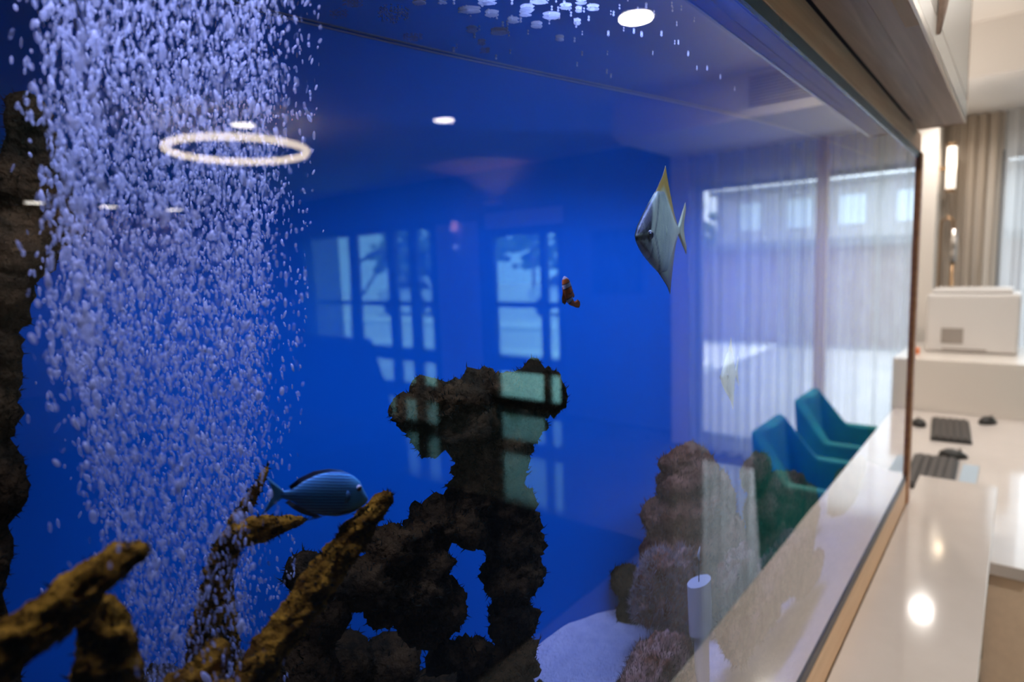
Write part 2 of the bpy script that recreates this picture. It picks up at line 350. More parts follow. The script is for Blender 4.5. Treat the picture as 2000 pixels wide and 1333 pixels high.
def rock(name, label, blobs, m, fz, voxel=.006, amp=.02, freq=16, seed=0, nf=3000, lf=.007, amp2=.003, up=.3, wd=.12):
    bl = []
    for b in blobs:
        px, py, dp, rx, ry = b[:5]; dy, dz = TS(px, py, dp); ryw, rzw = rx * dy, ry * dz
        rd = b[5] if len(b) > 5 else max(.03, min(.07, (ryw + rzw) / 2))
        bl.append((T(px, py, dp), (rd, ryw, rzw)))
    me = solidify_blobs(bl, voxel, amp, freq, seed, amp2)
    me.name = name; me.materials.append(m)
    n = len(me.vertices); co = np.empty(n * 3); me.vertices.foreach_get('co', co); co = co.reshape(-1, 3)
    co[:, 0] = np.clip(co[:, 0], -DB + .004, -.014); co[:, 2] = np.maximum(co[:, 2], 1.025)
    me.vertices.foreach_set('co', co.reshape(-1))
    o = bpy.data.objects.new(name, me); COL.objects.link(o); tag(o, label, 'rock' if 'rock' in name else 'coral')
    if nf:
        f = fuzz(me, nf, lf, seed, up=up, wd=wd).build('algae_fuzz', fz, o); f['kind'] = 'stuff'
    return o

rock('arch_rock', 'dark algae covered arch-shaped rock with a hole, in the middle of the aquarium', [
    (830, 812, .33, 66, 24), (795, 812, .33, 38, 20), (850, 850, .33, 44, 26), (880, 790, .33, 62, 34), (950, 762, .33, 40, 42), (1030, 762, .33, 52, 36), (1060, 775, .33, 22, 30), (900, 840, .33, 75, 32),
    (1000, 830, .33, 55, 42), (960, 890, .33, 75, 45), (960, 940, .33, 62, 45), (985, 985, .33, 56, 42), (1000, 1050, .33, 50, 60),
    (1000, 1130, .33, 46, 60), (1000, 1210, .33, 42, 60), (1000, 1300, .33, 52, 60), (900, 1020, .33, 50, 40), (920, 985, .33, 40, 30),
    (840, 1030, .33, 55, 46), (780, 1070, .33, 66, 56), (830, 1090, .33, 52, 60), (720, 1130, .33, 60, 50), (800, 1150, .33, 76, 56),
    (850, 1215, .33, 50, 45), (905, 1275, .33, 50, 38), (960, 1320, .33, 62, 48), (1000, 1420, .33, 80, 90), (960, 1560, .33, 130, 120), (990, 1750, .33, 190, 140)],
    MAT['rock_dark'], MAT['fuzz'], voxel=.004, amp=.018, freq=26, seed=1, nf=9000, lf=.006)
rock('stump_rock', 'small dark rounded rock behind the diagonal ochre branch', [(605, 1120, .36, 42, 42), (620, 1200, .36, 50, 60), (600, 1330, .36, 60, 90), (600, 1520, .36, 90, 130), (600, 1750, .36, 130, 150)],
    MAT['rock_dark'], MAT['fuzz'], seed=2, nf=1500, voxel=.005, amp=.006)
rock('pillar_rock', 'dark rock pillar at the left edge of the aquarium behind the bubbles', [
    (48, 235, .42, 36, 50), (75, 300, .42, 52, 55), (60, 380, .42, 85, 70), (10, 480, .42, 95, 80), (110, 430, .42, 50, 50), (-10, 580, .42, 60, 80), (-10, 690, .42, 48, 90),
    (-30, 800, .42, 70, 90), (-30, 930, .42, 90, 100), (-50, 1100, .42, 80, 130), (-60, 1350, .42, 90, 180), (-60, 1650, .42, 120, 200), (-60, 1950, .42, 150, 200)],
    MAT['rock_dark'], MAT['fuzz'], seed=3, nf=2500, voxel=.005, amp=.008, freq=22, lf=.0045)
rock('boulder_rock', 'tall brown mossy rock on the sand left of the reflected teal chairs', [
    (1325, 900, .44, 28, 22), (1345, 940, .44, 52, 40), (1350, 1000, .44, 66, 55), (1340, 1070, .44, 70, 60), (1345, 1140, .44, 72, 55), (1400, 1080, .44, 50, 80), (1395, 980, .44, 32, 60), (1405, 1150, .44, 50, 50)],
    MAT['rock_brown'], MAT['fuzz_b'], seed=4, nf=4000, voxel=.007, amp=.016, freq=14, lf=.009)
rock('slab_rock', 'brown rock behind the reflected teal chairs, right of the lavender gap', [
    (1478, 925, .46, 24, 34), (1495, 985, .46, 30, 60), (1505, 1050, .46, 36, 60), (1530, 985, .46, 40, 60), (1530, 1080, .46, 34, 40), (1570, 1000, .46, 25, 60)],
    MAT['rock_brown'], MAT['fuzz_b'], seed=5, nf=3000, voxel=.009, amp=.016, freq=12, lf=.010)
rock('corner_rock', 'brown rock in the far right corner of the aquarium under the reflected ledge', [
    (1650, 965, .42, 26, 50), (1676, 1015, .40, 24, 42), (1640, 1035, .40, 20, 34), (1665, 930, .44, 26, 26)],
    MAT['rock_brown'], MAT['fuzz_b'], seed=6, nf=1200, voxel=.012, amp=.012, freq=10, lf=.010)
rock('bushy_coral', 'brown bushy coral with white strands at the foot of the tall brown rock', [
    (1285, 1130, .40, 32, 50), (1310, 1180, .40, 40, 42), (1270, 1180, .40, 28, 30), (1330, 1120, .40, 30, 50)],
    MAT['rock_white'], MAT['fuzz_w'], seed=7, nf=5000, voxel=.005, amp=.012, freq=28, lf=.012, up=.5, wd=.07)
rock('spiky_coral', 'reddish brown spiky coral on the sand beside the white pipe, nearest the glass', [
    (1470, 1195, .20, 52, 62), (1505, 1140, .20, 50, 50), (1545, 1095, .20, 42, 46), (1440, 1130, .20, 34, 50), (1455, 1240, .20, 36, 36), (1575, 1120, .20, 30, 26)],
    MAT['rock_white'], MAT['fuzz_b'], seed=8, nf=6000, voxel=.005, amp=.014, freq=26, lf=.012, up=.2, wd=.07)
rock('tufted_rock', 'small tufted brown rock cut off by the bottom edge of the picture', [
    (1290, 1300, .27, 62, 48), (1325, 1320, .27, 45, 36), (1290, 1380, .27, 85, 60), (1240, 1330, .27, 40, 26)],
    MAT['rock_white'], MAT['fuzz_b'], seed=9, nf=5000, voxel=.004, amp=.010, freq=34, lf=.010, up=.6, wd=.07)
rock('shadowy_rock', 'low dark rock against the blue back panel left of the brown rock', [(1225, 1140, .52, 22, 36, .025), (1240, 1195, .52, 34, 45, .03)],
    MAT['rock_dark'], MAT['fuzz'], seed=10, nf=800, voxel=.005, amp=.006)

rock('shade_ridge_rock', 'dark ridge added as shade along the bottom behind the coral branches', [(300, 1345, .50, 70, 40, .04), (420, 1330, .50, 80, 45, .04), (540, 1300, .50, 70, 50, .04), (660, 1290, .50, 70, 60, .04), (760, 1300, .50, 60, 55, .04), (860, 1345, .50, 60, 40, .04),  # added dark shape standing in for the shade low in the tank
    (330, 1480, .50, 110, 110, .045), (540, 1480, .50, 130, 130, .045), (760, 1480, .50, 130, 130, .045), (440, 1750, .50, 180, 180, .045), (700, 1750, .50, 180, 180, .045)], MAT['rock_dark'], MAT['fuzz'], seed=12, nf=1500, voxel=.005, amp=.006)
# ochre branches
def branch(label, pts, seed):
    P = [T(a, b, c) for a, b, c, r in pts]; R = [r * TS(a, b, c)[1] for a, b, c, r in pts]
    P.append(np.array([P[-1][0], P[-1][1], 1.03])); R.append(R[-1] * 1.3)
    # resample
    Q, RR = [], []
    for i in range(len(P) - 1):
        L = np.linalg.norm(P[i + 1] - P[i]); k = max(3, int(L / .0022))
        for j in range(k):
            t = j / k; a0 = P[max(i - 1, 0)]; a1 = P[i]; a2 = P[i + 1]; a3 = P[min(i + 2, len(P) - 1)]
            q = .5 * ((2 * a1) + (-a0 + a2) * t + (2 * a0 - 5 * a1 + 4 * a2 - a3) * t * t + (-a0 + 3 * a1 - 3 * a2 + a3) * t ** 3)
            q[2] = max(q[2], 1.03); q[0] = min(q[0], -.02)
            Q.append(q); RR.append(R[i] + (R[i + 1] - R[i]) * t)
    RR[0] = RR[0] * .3; RR[1] = RR[1] * .7
    mb = MB().tube(Q, RR, n=40, nz=.35, seed=seed, freq=120)
    o = mb.build('coral_branch', MAT['branch'], smooth=True)
    tag(o, label, 'coral branch', 'ochre coral branches')
    f = fuzz(o.data, 1400, .0035, seed, up=.2, wd=.2).build('algae_fuzz', MAT['fuzz'], o); f['kind'] = 'stuff'
    return o
branch('thick ochre coral branch slanting down to the bottom left corner', [(292, 1072, .15, 14), (240, 1092, .15, 30), (150, 1160, .15, 46), (60, 1235, .15, 50), (-50, 1320, .15, 54), (-160, 1410, .15, 58), (-210, 1560, .15, 60)], 1)
branch('upright brown coral trunk standing below the thick left branch', [(190, 1165, .17, 26), (205, 1250, .17, 48), (210, 1400, .17, 62), (220, 1600, .17, 64)], 2)
branch('short brown coral stub poking up under the bubble column', [(442, 1250, .20, 16), (415, 1290, .20, 34), (380, 1370, .20, 56), (360, 1500, .2, 62)], 3)
branch('long ochre coral branch leaning diagonally below the striped fish', [(765, 965, .17, 14), (715, 1015, .17, 25), (660, 1090, .17, 34), (590, 1185, .17, 38), (530, 1270, .17, 38), (470, 1370, .17, 40), (430, 1500, .17, 42)], 4)
branch('pointed ochre coral tip just below the tail of the striped fish', [(598, 1017, .22, 5), (560, 1022, .22, 17), (510, 1035, .22, 25), (450, 1060, .24, 24), (410, 1200, .27, 26), (400, 1420, .27, 30)], 5)
branch('tiny ochre coral tip behind the tail of the striped fish', [(523, 910, .25, 5), (505, 950, .25, 9), (480, 985, .26, 13), (450, 1060, .27, 16), (440, 1200, .29, 18)], 6)

# white pipe with sleeve on the sand
D = .22
pipe = tag(empty('standpipe', tuple(T(1372, 1300, D))), 'white plastic standpipe with thicker sleeve and thin wire on the sand', 'pipe')
def pp(mb, name, m, **k):
    o = mb.build(name, m, **k); o.parent = pipe; o.matrix_parent_inverse = Matrix.Translation(pipe.location).inverted(); return o
sy = TS(1370, 1200, D)
pp(MB().cyl(T(1372, 1340, D), T(1370, 1225, D), 11.5 * sy[0], n=28), 'pipe', MAT['pvc'], smooth=False)
pp(MB().cyl(T(1369, 1231, D), T(1366, 1136, D), 16.5 * sy[0] * 1.06, n=28), 'sleeve', MAT['pvc'])
pp(MB().cyl(T(1365, 1140, D), T(1365, 1088, D), .0011, n=8), 'wire', MAT['black'])
pp(MB().tube([T(1366, 1096, D), T(1364, 1085, D), T(1367, 1068, D)], [.001, .0026, .0008], n=10), 'wire_highlight', MAT['pvc'], smooth=True)  # white spindle stands in for a highlight on the wire
mk = T(1372, 1182, D)
# ------------------------------------------------------------------ fish
def lerp_prof(xs, ys, t): return float(np.interp(t, xs, ys))
def loft(prof, n_s=60, n_r=28, colf=None, spine=None, side=None):
    """prof: (s list, top, bottom, half thickness); local x forward (s=0 tail, s=1 nose)"""
    S_, T_, B_, H_ = prof; mb = MB(); vs = []; cs = []
    for i in range(n_s + 1):
        s = .5 - .5 * math.cos(PI * i / n_s); t, b, h = (lerp_prof(S_, a, s) for a in (T_, B_, H_))
        for k in range(n_r):
            a = 2 * PI * k / n_r; c = math.cos(a); q = math.sin(a)
            z = (t + b) / 2 + (t - b) / 2 * c; y = h * (abs(q) ** .9) * (1 if q > 0 else -1)
            p = (s, y, z); vs.append(spine(p) if spine else p); cs.append(colf(s, z, y) if colf else (1, 1, 1))
    fs = [(i * n_r + k, i * n_r + (k + 1) % n_r, (i + 1) * n_r + (k + 1) % n_r, (i + 1) * n_r + k) for i in range(n_s) for k in range(n_r)]
    fs += [tuple(range(n_r))[::-1], tuple(range(n_s * n_r, (n_s + 1) * n_r))]
    mb.add(vs, fs, cs); return mb
def fin(outline, th, colf, n=14, spine=None):
    """thin fin: outline gives (base point, tip point) pairs in the x-z plane"""
    mb = MB(); vs = []; cs = []; m = len(outline)
    for sgn in (1, -1):
        for (b, t) in outline:
            for k in range(n + 1):
                u = k / n; x = b[0] + (t[0] - b[0]) * u; z = b[1] + (t[1] - b[1]) * u
                p = (x, sgn * th * (1 - .85 * u), z); vs.append(spine(p) if spine else p); cs.append(colf(x, z, u))
    fs = []; K = n + 1
    for s_ in range(2):
        o = s_ * m * K
        for i in range(m - 1):
            for k in range(n): fs.append((o + i * K + k, o + (i + 1) * K + k, o + (i + 1) * K + k + 1, o + i * K + k + 1))
    for i in range(m - 1):
        for k in (0, n): fs.append((i * K + k, (i + 1) * K + k, m * K + (i + 1) * K + k, m * K + i * K + k))
    for i in (0, m - 1):
        for k in range(n): fs.append((i * K + k, i * K + k + 1, m * K + i * K + k + 1, m * K + i * K + k))
    mb.add(vs, fs, cs); return mb
def pose(o, head, tail, up, zs=1):
    H = Vector(head); Tt = Vector(tail); x = (H - Tt); L = x.length; x.normalize(); u = Vector(up)
    z = (u - x * u.dot(x)).normalized(); y = z.cross(x)
    m = Matrix.Identity(4)
    for i in range(3): m[i][0], m[i][1], m[i][2], m[i][3] = x[i] * L, y[i] * L, z[i] * L * zs, Tt[i]
    o.matrix_world = m; return L
def eye(parent, s, y, z, r, dark=(0.01, 0.01, 0.012), ring=(.5, .5, .45)):
    for sg in (1, -1):
        mb = MB(); vs = []; n = 16; mm = 8
        for i in range(mm + 1):
            a = PI * i / mm
            for k in range(n):
                b = 2 * PI * k / n; vs.append((s + r * math.sin(a) * math.cos(b), sg * (y + r * .7 * math.cos(a)), z + r * math.sin(a) * math.sin(b)))
        cs = [ring if i >= 4 or (i >= 2 and 3 <= k <= 8) else dark for i in range(mm + 1) for k in range(n)]
        fs = [(i * n + k, i * n + (k + 1) % n, (i + 1) * n + (k + 1) % n, (i + 1) * n + k) for i in range(mm) for k in range(n)]
        mb.add(vs, fs, cs); mb.build('eye', MAT_eye, parent, smooth=True)
MAT_eye = attr_mat('fish_eye', rough=.08, spec=.8)
MAT_fish = attr_mat('fish_scales', rough=.35, spec=.5, bump=.15, bscale=70)
MAT_fin = attr_mat('fish_fin', rough=.5, spec=.3)

def mixc(a, b, t): t = min(1, max(0, t)); return tuple(a[i] * (1 - t) + b[i] * t for i in range(3))
SIL = (.78, .86, .42); SILD = (.46, .54, .26); BLK = (.018, .02, .012); YEL = (.42, .26, .02); DK = (.06, .065, .035)
def moony(label, head, tail, up, pale=0):
    root = empty('moony_fish'); tag(root, label, 'fish', 'silver diamond-shaped fish')
    def pl(c): return mixc(c, (.55, .58, .36), pale)
    def colf(s, z, y):
        n = noise.fractal(Vector((s * 7, z * 7, 0)), .8, 2, 4)
        c = mixc(SIL, SILD, .35 + .5 * n + abs(z - .1) * .5)
        c = mixc(c, DK, (z - .28) * 5)
        q = s + .55 * abs(z) * (1 if z > 0 else .9)          # runs parallel to the leading edge of the diamond
        c = mixc(c, BLK, 1.4 * min(1, max(0, (q - .84) / .03)) * (1 if z > -.10 else max(.15, 1 + (z + .10) * 6)))
        c = mixc(c, (.80, .80, .42), .8 * math.exp(-((q - .80) / .014) ** 2))
        c = mixc(c, BLK, .8 * math.exp(-((q - .765) / .012) ** 2))
        if s > .80 and z < -.04: c = mixc(c, (.80, .85, .5), .45 + .3 * n)
        c = mixc(c, SILD, .5 * max(0, noise.noise(Vector((s * 26, z * 30, 1)))))
        return pl(c)
    S_ = [0, .06, .14, .25, .40, .55, .70, .82, .90, .96, 1]
    b = loft((S_, [.04, .045, .10, .24, .43, .42, .30, .20, .13, .07, .01], [-.04, -.045, -.10, -.23, -.42, -.40, -.30, -.21, -.14, -.08, -.03],
              [.010, .016, .025, .038, .052, .062, .066, .060, .048, .032, .010]), n_s=90, n_r=40, colf=colf)
    b.build('body', MAT_fish, root, smooth=True)
    eye(root, .84, .046, .0, .050, ring=(.72, .72, .45))
    # tall pointed dorsal fin and anal fin
    f = fin([((.60, .33), (.575, .40)), ((.55, .36), (.50, .475)), ((.49, .38), (.39, .58)), ((.43, .38), (.32, .68)), ((.36, .34), (.28, .55)), ((.26, .22), (.20, .34)), ((.16, .09), (.13, .17)), ((.09, .04), (.07, .08))],
            .016, lambda x, z, u: pl(mixc(mixc(YEL, SIL, .8 - u * 2), BLK, max((u - .88) * 6, (x - .3 - u * .1 > .22) * .8, (.22 - x) * 5))))
    f.build('dorsal_fin', MAT_fin, root, smooth=True)
    f = fin([((.60, -.32), (.57, -.39)), ((.54, -.35), (.49, -.46)), ((.48, -.36), (.37, -.57)), ((.42, -.36), (.31, -.66)), ((.34, -.32), (.27, -.53)), ((.26, -.21), (.20, -.33)), ((.16, -.09), (.13, -.16)), ((.09, -.04), (.07, -.08))],
            .016, lambda x, z, u: pl(mixc(mixc(SILD, (.22, .22, .16), u * 1.6), BLK, max((u - .86) * 5, (.20 - x) * 3))))
    f.build('anal_fin', MAT_fin, root, smooth=True)
    f = fin([((.03, .04), (-.16, .30)), ((.03, .03), (-.17, .22)), ((.03, .012), (-.12, .09)), ((.03, 0), (-.10, 0)), ((.03, -.012), (-.12, -.09)), ((.03, -.03), (-.16, -.20)), ((.03, -.04), (-.15, -.28))],
            .014, lambda x, z, u: pl(mixc(SILD, (.40, .36, .12), u)))
    f.build('tail_fin', MAT_fin, root, smooth=True)
    for sg in (1, -1):
        f = fin([((.60, .03), (.48, .07)), ((.60, .0), (.45, .02)), ((.60, -.03), (.48, -.04))], .006, lambda x, z, u: pl(SIL)).build('pectoral_fin', MAT_fin, root, smooth=True)
        f.location = (0, sg * .056, 0)
    pose(root, head, tail, up, .64)
moony('silver moony fish with dark face and yellow-brown upper fin, upper right of aquarium', T(1243, 462, .155), T(1328, 450, .225), (0, -.05, 1))
moony('pale see-through looking diamond fish in front of the reflected sheer curtain', T(1410, 738, .20), T(1438, 728, .26), (0, -.1, 1), pale=.75)

# striped bristletooth
root = empty('striped_fish'); tag(root, 'blue-grey fish with wavy horizontal stripes above the diagonal branch', 'fish')
def colt(s, z, y):
    c = mixc((.17, .66, 1.0), (.60, .85, .55), (-z - .10) * 6)
    return mixc(c, (.12, .50, .72), (s - .70) * 5 if s < .9 else 1)
S_ = [0, .05, .12, .22, .35, .50, .65, .78, .86, .92, .97, 1]
b = loft((S_, [.035, .035, .06, .135, .20, .235, .235, .20, .15, .07, .01, -.03], [-.04, -.045, -.06, -.12, -.18, -.215, -.225, -.205, -.175, -.14, -.10, -.055],
          [.010, .014, .022, .040, .060, .072, .076, .070, .060, .048, .034, .012]), n_s=70, n_r=32, colf=colt)
mt = attr_mat('striped_scales', rough=.45); nt = mt.node_tree; bs = nt.nodes['Principled BSDF']
tc = nt.nodes.new('ShaderNodeTexCoord'); wv = nt.nodes.new('ShaderNodeTexWave'); wv.wave_type = 'BANDS'; wv.bands_direction = 'Z'
wv.inputs['Scale'].default_value = 10.5; wv.inputs['Distortion'].default_value = 1.1; wv.inputs['Detail Scale'].default_value = 1.6; wv.inputs['Detail'].default_value = 1
sp = nt.nodes.new('ShaderNodeSeparateXYZ'); r1 = nt.nodes.new('ShaderNodeMapRange'); r1.inputs['From Min'].default_value = .80; r1.inputs['From Max'].default_value = .70
mu = nt.nodes.new('ShaderNodeMath'); mu.operation = 'MULTIPLY'; mu2 = nt.nodes.new('ShaderNodeMath'); mu2.operation = 'MULTIPLY'; mu2.inputs[1].default_value = .85
at = [n for n in nt.nodes if n.type == 'ATTRIBUTE'][0]; mxn = nt.nodes.new('ShaderNodeMixRGB'); mxn.inputs[2].default_value = (.03, .10, .35, 1)
nt.links.new(tc.outputs['Object'], wv.inputs['Vector']); nt.links.new(tc.outputs['Object'], sp.inputs[0]); nt.links.new(sp.outputs['X'], r1.inputs['Value'])
nt.links.new(wv.outputs['Fac'], mu.inputs[0]); nt.links.new(r1.outputs[0], mu.inputs[1]); nt.links.new(mu.outputs[0], mu2.inputs[0])
nt.links.new(mu2.outputs[0], mxn.inputs[0]); nt.links.new(at.outputs['Color'], mxn.inputs[1]); nt.links.new(mxn.outputs[0], bs.inputs['Base Color'])
b.build('body', mt, root, smooth=True)
eye(root, .845, .045, .075, .038, dark=(.003, .003, .003), ring=(.9, .9, .9))
fin([((.10, .05), (.07, .075)), ((.20, .115), (.16, .155)), ((.35, .195), (.31, .232)), ((.50, .232), (.47, .262)), ((.65, .232), (.62, .255)), ((.74, .21), (.73, .22))], .010,
    lambda x, z, u: mixc((.02, .03, .07), (.10, .25, .45), (x - .42) * 6)).build('dorsal_fin', MAT_fin, root, smooth=True)
fin([((.10, -.055), (.06, -.08)), ((.20, -.11), (.17, -.15)), ((.32, -.165), (.28, -.20)), ((.46, -.21), (.42, -.235))], .010,
    lambda x, z, u: (.05, .07, .10)).build('anal_fin', MAT_fin, root, smooth=True)
fin([((.02, .035), (-.17, .17)), ((.02, .02), (-.13, .10)), ((.02, .005), (-.095, .035)), ((.02, -.005), (-.09, -.03)), ((.02, -.02), (-.12, -.11)), ((.02, -.035), (-.15, -.20))], .009,
    lambda x, z, u: mixc((.2, .65, .8), (.14, .5, .75), u)).build('tail_fin', MAT_fin, root, smooth=True)
fin([((.42, -.215), (.32, -.262)), ((.46, -.218), (.35, -.256)), ((.50, -.22), (.44, -.24))], .006, lambda x, z, u: (.45, .6, .7)).build('pelvic_fin', MAT_fin, root, smooth=True)
for sg in (1, -1):
    f = fin([((.74, .02), (.70, .06)), ((.745, -.01), (.68, -.02)), ((.74, -.05), (.69, -.09))], .006, lambda x, z, u: mixc((.01, .02, .07), (.1, .3, .5), u * 1.2)).build('pectoral_fin', MAT_fin, root, smooth=True)
    f.location = (0, sg * .074, 0)
pose(root, T(719, 967, .17), T(548, 966, .17), (0, 0, 1))

# clownfish swimming upward, tail bent to the right
root = empty('clownfish'); tag(root, 'small orange clownfish with white bands swimming upright left of the moony fish', 'fish')
OR = (.95, .22, .02); WH = (.80, .80, .78); CB = (.01, .01, .01)
def cc(s, z=0, y=0):
    if s > .93: return mixc(WH, (.5, .2, .15), .3)
    for a, b_ in ((.66, .78), (.24, .34)):
        if a < s < b_: return WH
        if a - .025 < s <= a or b_ <= s < b_ + .025: return CB
    return mixc(OR, (.35, .05, .01), abs(z) * 2)
HD, TL = T(1104, 539, .12), T(1128, 600, .12)
def bend(p):   # local x along the body, z sideways in the picture: the rear third curls
    s, y, z = p
    if s < .36:
        a = (.36 - s) * 3.0; R_ = 1 / 3.0; return (.36 - R_ * math.sin(a) + z * math.sin(a), y, z * math.cos(a) + R_ * (1 - math.cos(a)))
    return (s, y, z)
b = loft(([0, .08, .2, .35, .5, .65, .78, .88, .95, 1], [.075, .08, .11, .16, .19, .19, .17, .13, .08, .02], [-.075, -.08, -.12, -.17, -.20, -.19, -.16, -.12, -.08, -.02],
          [.04, .05, .07, .09, .11, .12, .115, .10, .07, .02]), n_s=50, n_r=24, colf=cc, spine=bend)
b.build('body', MAT_fish, root, smooth=True)
eye(root, .88, .075, .03, .034, ring=(.5, .2, .05))
fin([((.02, .07), (-.16, .13)), ((.02, .04), (-.22, .08)), ((.02, 0), (-.25, 0)), ((.02, -.04), (-.22, -.08)), ((.02, -.07), (-.16, -.13))], .03,
    lambda x, z, u: mixc(OR, CB, (u - .85) * 8), spine=bend).build('tail_fin', MAT_fin, root, smooth=True)
fin([((.30, -.14), (.22, -.26)), ((.40, -.17), (.32, -.34)), ((.50, -.19), (.42, -.33)), ((.60, -.18), (.56, -.24)), ((.75, -.15), (.72, -.2))], .015,
    lambda x, z, u: mixc(OR, CB, (u - .85) * 8)).build('dorsal_fin', MAT_fin, root, smooth=True)
fin([((.30, .14), (.26, .20)), ((.38, .16), (.32, .25)), ((.48, .18), (.44, .22))], .015, lambda x, z, u: mixc(OR, CB, (u - .8) * 8)).build('anal_fin', MAT_fin, root, smooth=True)
for sg in (1, -1):
    f = fin([((.64, .05), (.50, .15)), ((.62, 0), (.44, .03)), ((.62, -.05), (.48, -.09))], .008, lambda x, z, u: mixc(OR, CB, (u - .8) * 8)).build('pectoral_fin', MAT_fin, root, smooth=True)
    f.location = (0, sg * .12, 0)
hd = T(1102, 540, .13); tl = T(1117, 603, .13)
pose(root, hd, tl, Vector((0, 1, .1)))

# ------------------------------------------------------------------ bubbles
rnd = random.Random(11)
ICO = bmesh.new(); bmesh.ops.create_icosphere(ICO, subdivisions=2, radius=1)
IV = np.array([v.co[:] for v in ICO.verts]); IF = [tuple(v.index for v in f.verts) for f in ICO.faces]; ICO.free()
ICO = bmesh.new(); bmesh.ops.create_icosphere(ICO, subdivisions=1, radius=1)
IV1 = np.array([v.co[:] for v in ICO.verts]); IF1 = [tuple(v.index for v in f.verts) for f in ICO.faces]; ICO.free()
def project(p):
    """pixel at which a point in the tank shows (solves the refraction by bisection along the glass)"""
    p = np.array(p, float); d = -p[0]; c = CAM[0]; t = p - CAM; rad = math.hypot(t[1], t[2]); lo, hi = 0.0, rad
    for _ in range(30):
        m = (lo + hi) / 2; s1 = m / math.hypot(m, c); s2 = (rad - m) / math.hypot(rad - m, d)
        if s1 < 1.33 * s2: lo = m
        else: hi = m
    q = np.array([0, CAM[1] + t[1] * lo / rad, CAM[2] + t[2] * lo / rad]) - CAM
    cc_ = RM.T @ q; return 1000 + F_PX * cc_[0] / cc_[2], 666.5 - F_PX * cc_[1] / cc_[2]
cand = []
while len(cand) < 15000:
    z = rnd.uniform(1.20, 1.905); h = (z - 1.05) / .85
    # plume rising from an air stone in the sand, wider towards the surface
    cy = .205 - .01 * h; wy = .050 + .056 * h; wx = .06 + .08 * h
    y = rnd.uniform(.02, .34); x = -.27 + wx * max(-1.6, min(1.6, rnd.gauss(0, .7)))
    if x > -.03 or x < -.53: continue
    px, py = project((x, y, z))
    lft = np.interp(py, [0, 300, 700, 900, 1100, 1333], [45, 75, 75, 140, 190, 235]); rgt = np.interp(py, [0, 500, 900, 1333], [545, 520, 500, 480])
    wgt = 1 / (1 + math.exp(-(px - lft - 35) / 18)) * (1 / (1 + math.exp((px - rgt) / 12)) + .10 * (px < rgt + 85))
    if rnd.random() < wgt and -30 < py < 1370: cand.append((x, y, z, px, py))
bub = []
for x, y, z, px, py in cand:
    r = .00074 * rnd.uniform(.6, 1.35) * (1.6 if rnd.random() < .04 else 1) * (1 + .5 * (px < 200) * rnd.random())
    st = rnd.uniform(1.5, 3.6); a = rnd.gauss(0, .22); al = min(1, max(.10, rnd.gauss(.36, .20) + (.5 if rnd.random() < .10 else 0)))
    if py > 750: al *= .72
    dist = math.dist((x, y, z), CAM); bub.append((r / dist * (px > 0 and px < 2000 and py > 0 and py < 1333), x, y, z, r, st, a, al))
bub.sort(reverse=True)
stuff = MB()
def bub_geo(r, st, a, big):
    V = (IV if big else IV1) * np.array([r, r, r * st]); ca, sa = math.cos(a), math.sin(a)
    V = V @ np.array([[1, 0, 0], [0, ca, -sa], [0, sa, ca]]).T; return V
protos = {}
n_ind = 0
for k, (key, x, y, z, r, st, a, al) in enumerate(bub):
    if k < 300:
        q = k % 12
        if q not in protos:
            mb = MB(); V = bub_geo(1, [1.8, 2.6, 2.1, 3.2][q % 4], 0, True)
            # slightly wobbly bubble wall
            V = [tuple(Vector(v) * (1 + .10 * noise.noise(Vector(v) * 1.2 + Vector((q * 5, 0, 0))))) for v in V]
            mb.add(V, IF, (([.55, .8, 1.0][q % 3],) * 3))
            if q % 3 == 2: mb.c = [(.999, .999, .999)] * len(mb.c)
            o = mb.build('air_bubble', MAT['bubble'], smooth=True); protos[q] = o
        else:
            o = protos[q].copy(); COL.objects.link(o)
        o.location = (x, y, z); o.scale = (r,) * 3; o.rotation_euler = (a, 0, 0)
        tag(o, 'one of the larger whitish bubbles in the bubble column at left', 'bubble', 'larger air bubbles rising in the column')
    else:
        stuff.add([(v[0] + x, v[1] + y, v[2] + z) for v in bub_geo(r, st, a, False)], IF1, (al, al, al * .999))
o = stuff.build('fine_bubbles', MAT['bubble'], smooth=True); tag(o, 'dense curtain of fine rising air bubbles filling the left of the aquarium', 'bubbles', kind='stuff')

# foam patches and single bubbles under the water surface
def foam_patch(px, py, wpx, hpx, al, seed):
    c = surf(px, py, ZW - .001); a = surf(px - wpx / 2, py, ZW); b = surf(px + wpx / 2, py, ZW); c1 = surf(px, py - hpx / 2, ZW); c2 = surf(px, py + hpx / 2, ZW)
    e1 = Vector(b - a) / 2; e2 = Vector(c2 - c1) / 2; rr = random.Random(seed); mb = MB(); n = int(20 + wpx * 1.6)
    if al > .6:
        n //= 2; mb.add([tuple(e1 * v[0] + e2 * v[1] + Vector((0, 0, v[2] * .0009))) for v in IV], IF, (al, al, al * .999))
    for _ in range(n):
        t = rr.uniform(0, 6.28); q = math.sqrt(rr.random()); p = e1 * (q * math.cos(t)) + e2 * (q * math.sin(t)); r = rr.uniform(.0006, .0013)
        mb.add([(v[0] * r + p.x, v[1] * r + p.y, v[2] * r * .7) for v in IV1], IF1, (al, al, al * .999))
    o = mb.build('foam_patch', MAT['bubble'], smooth=True, loc=(c[0], c[1], ZW - .0016)); return o
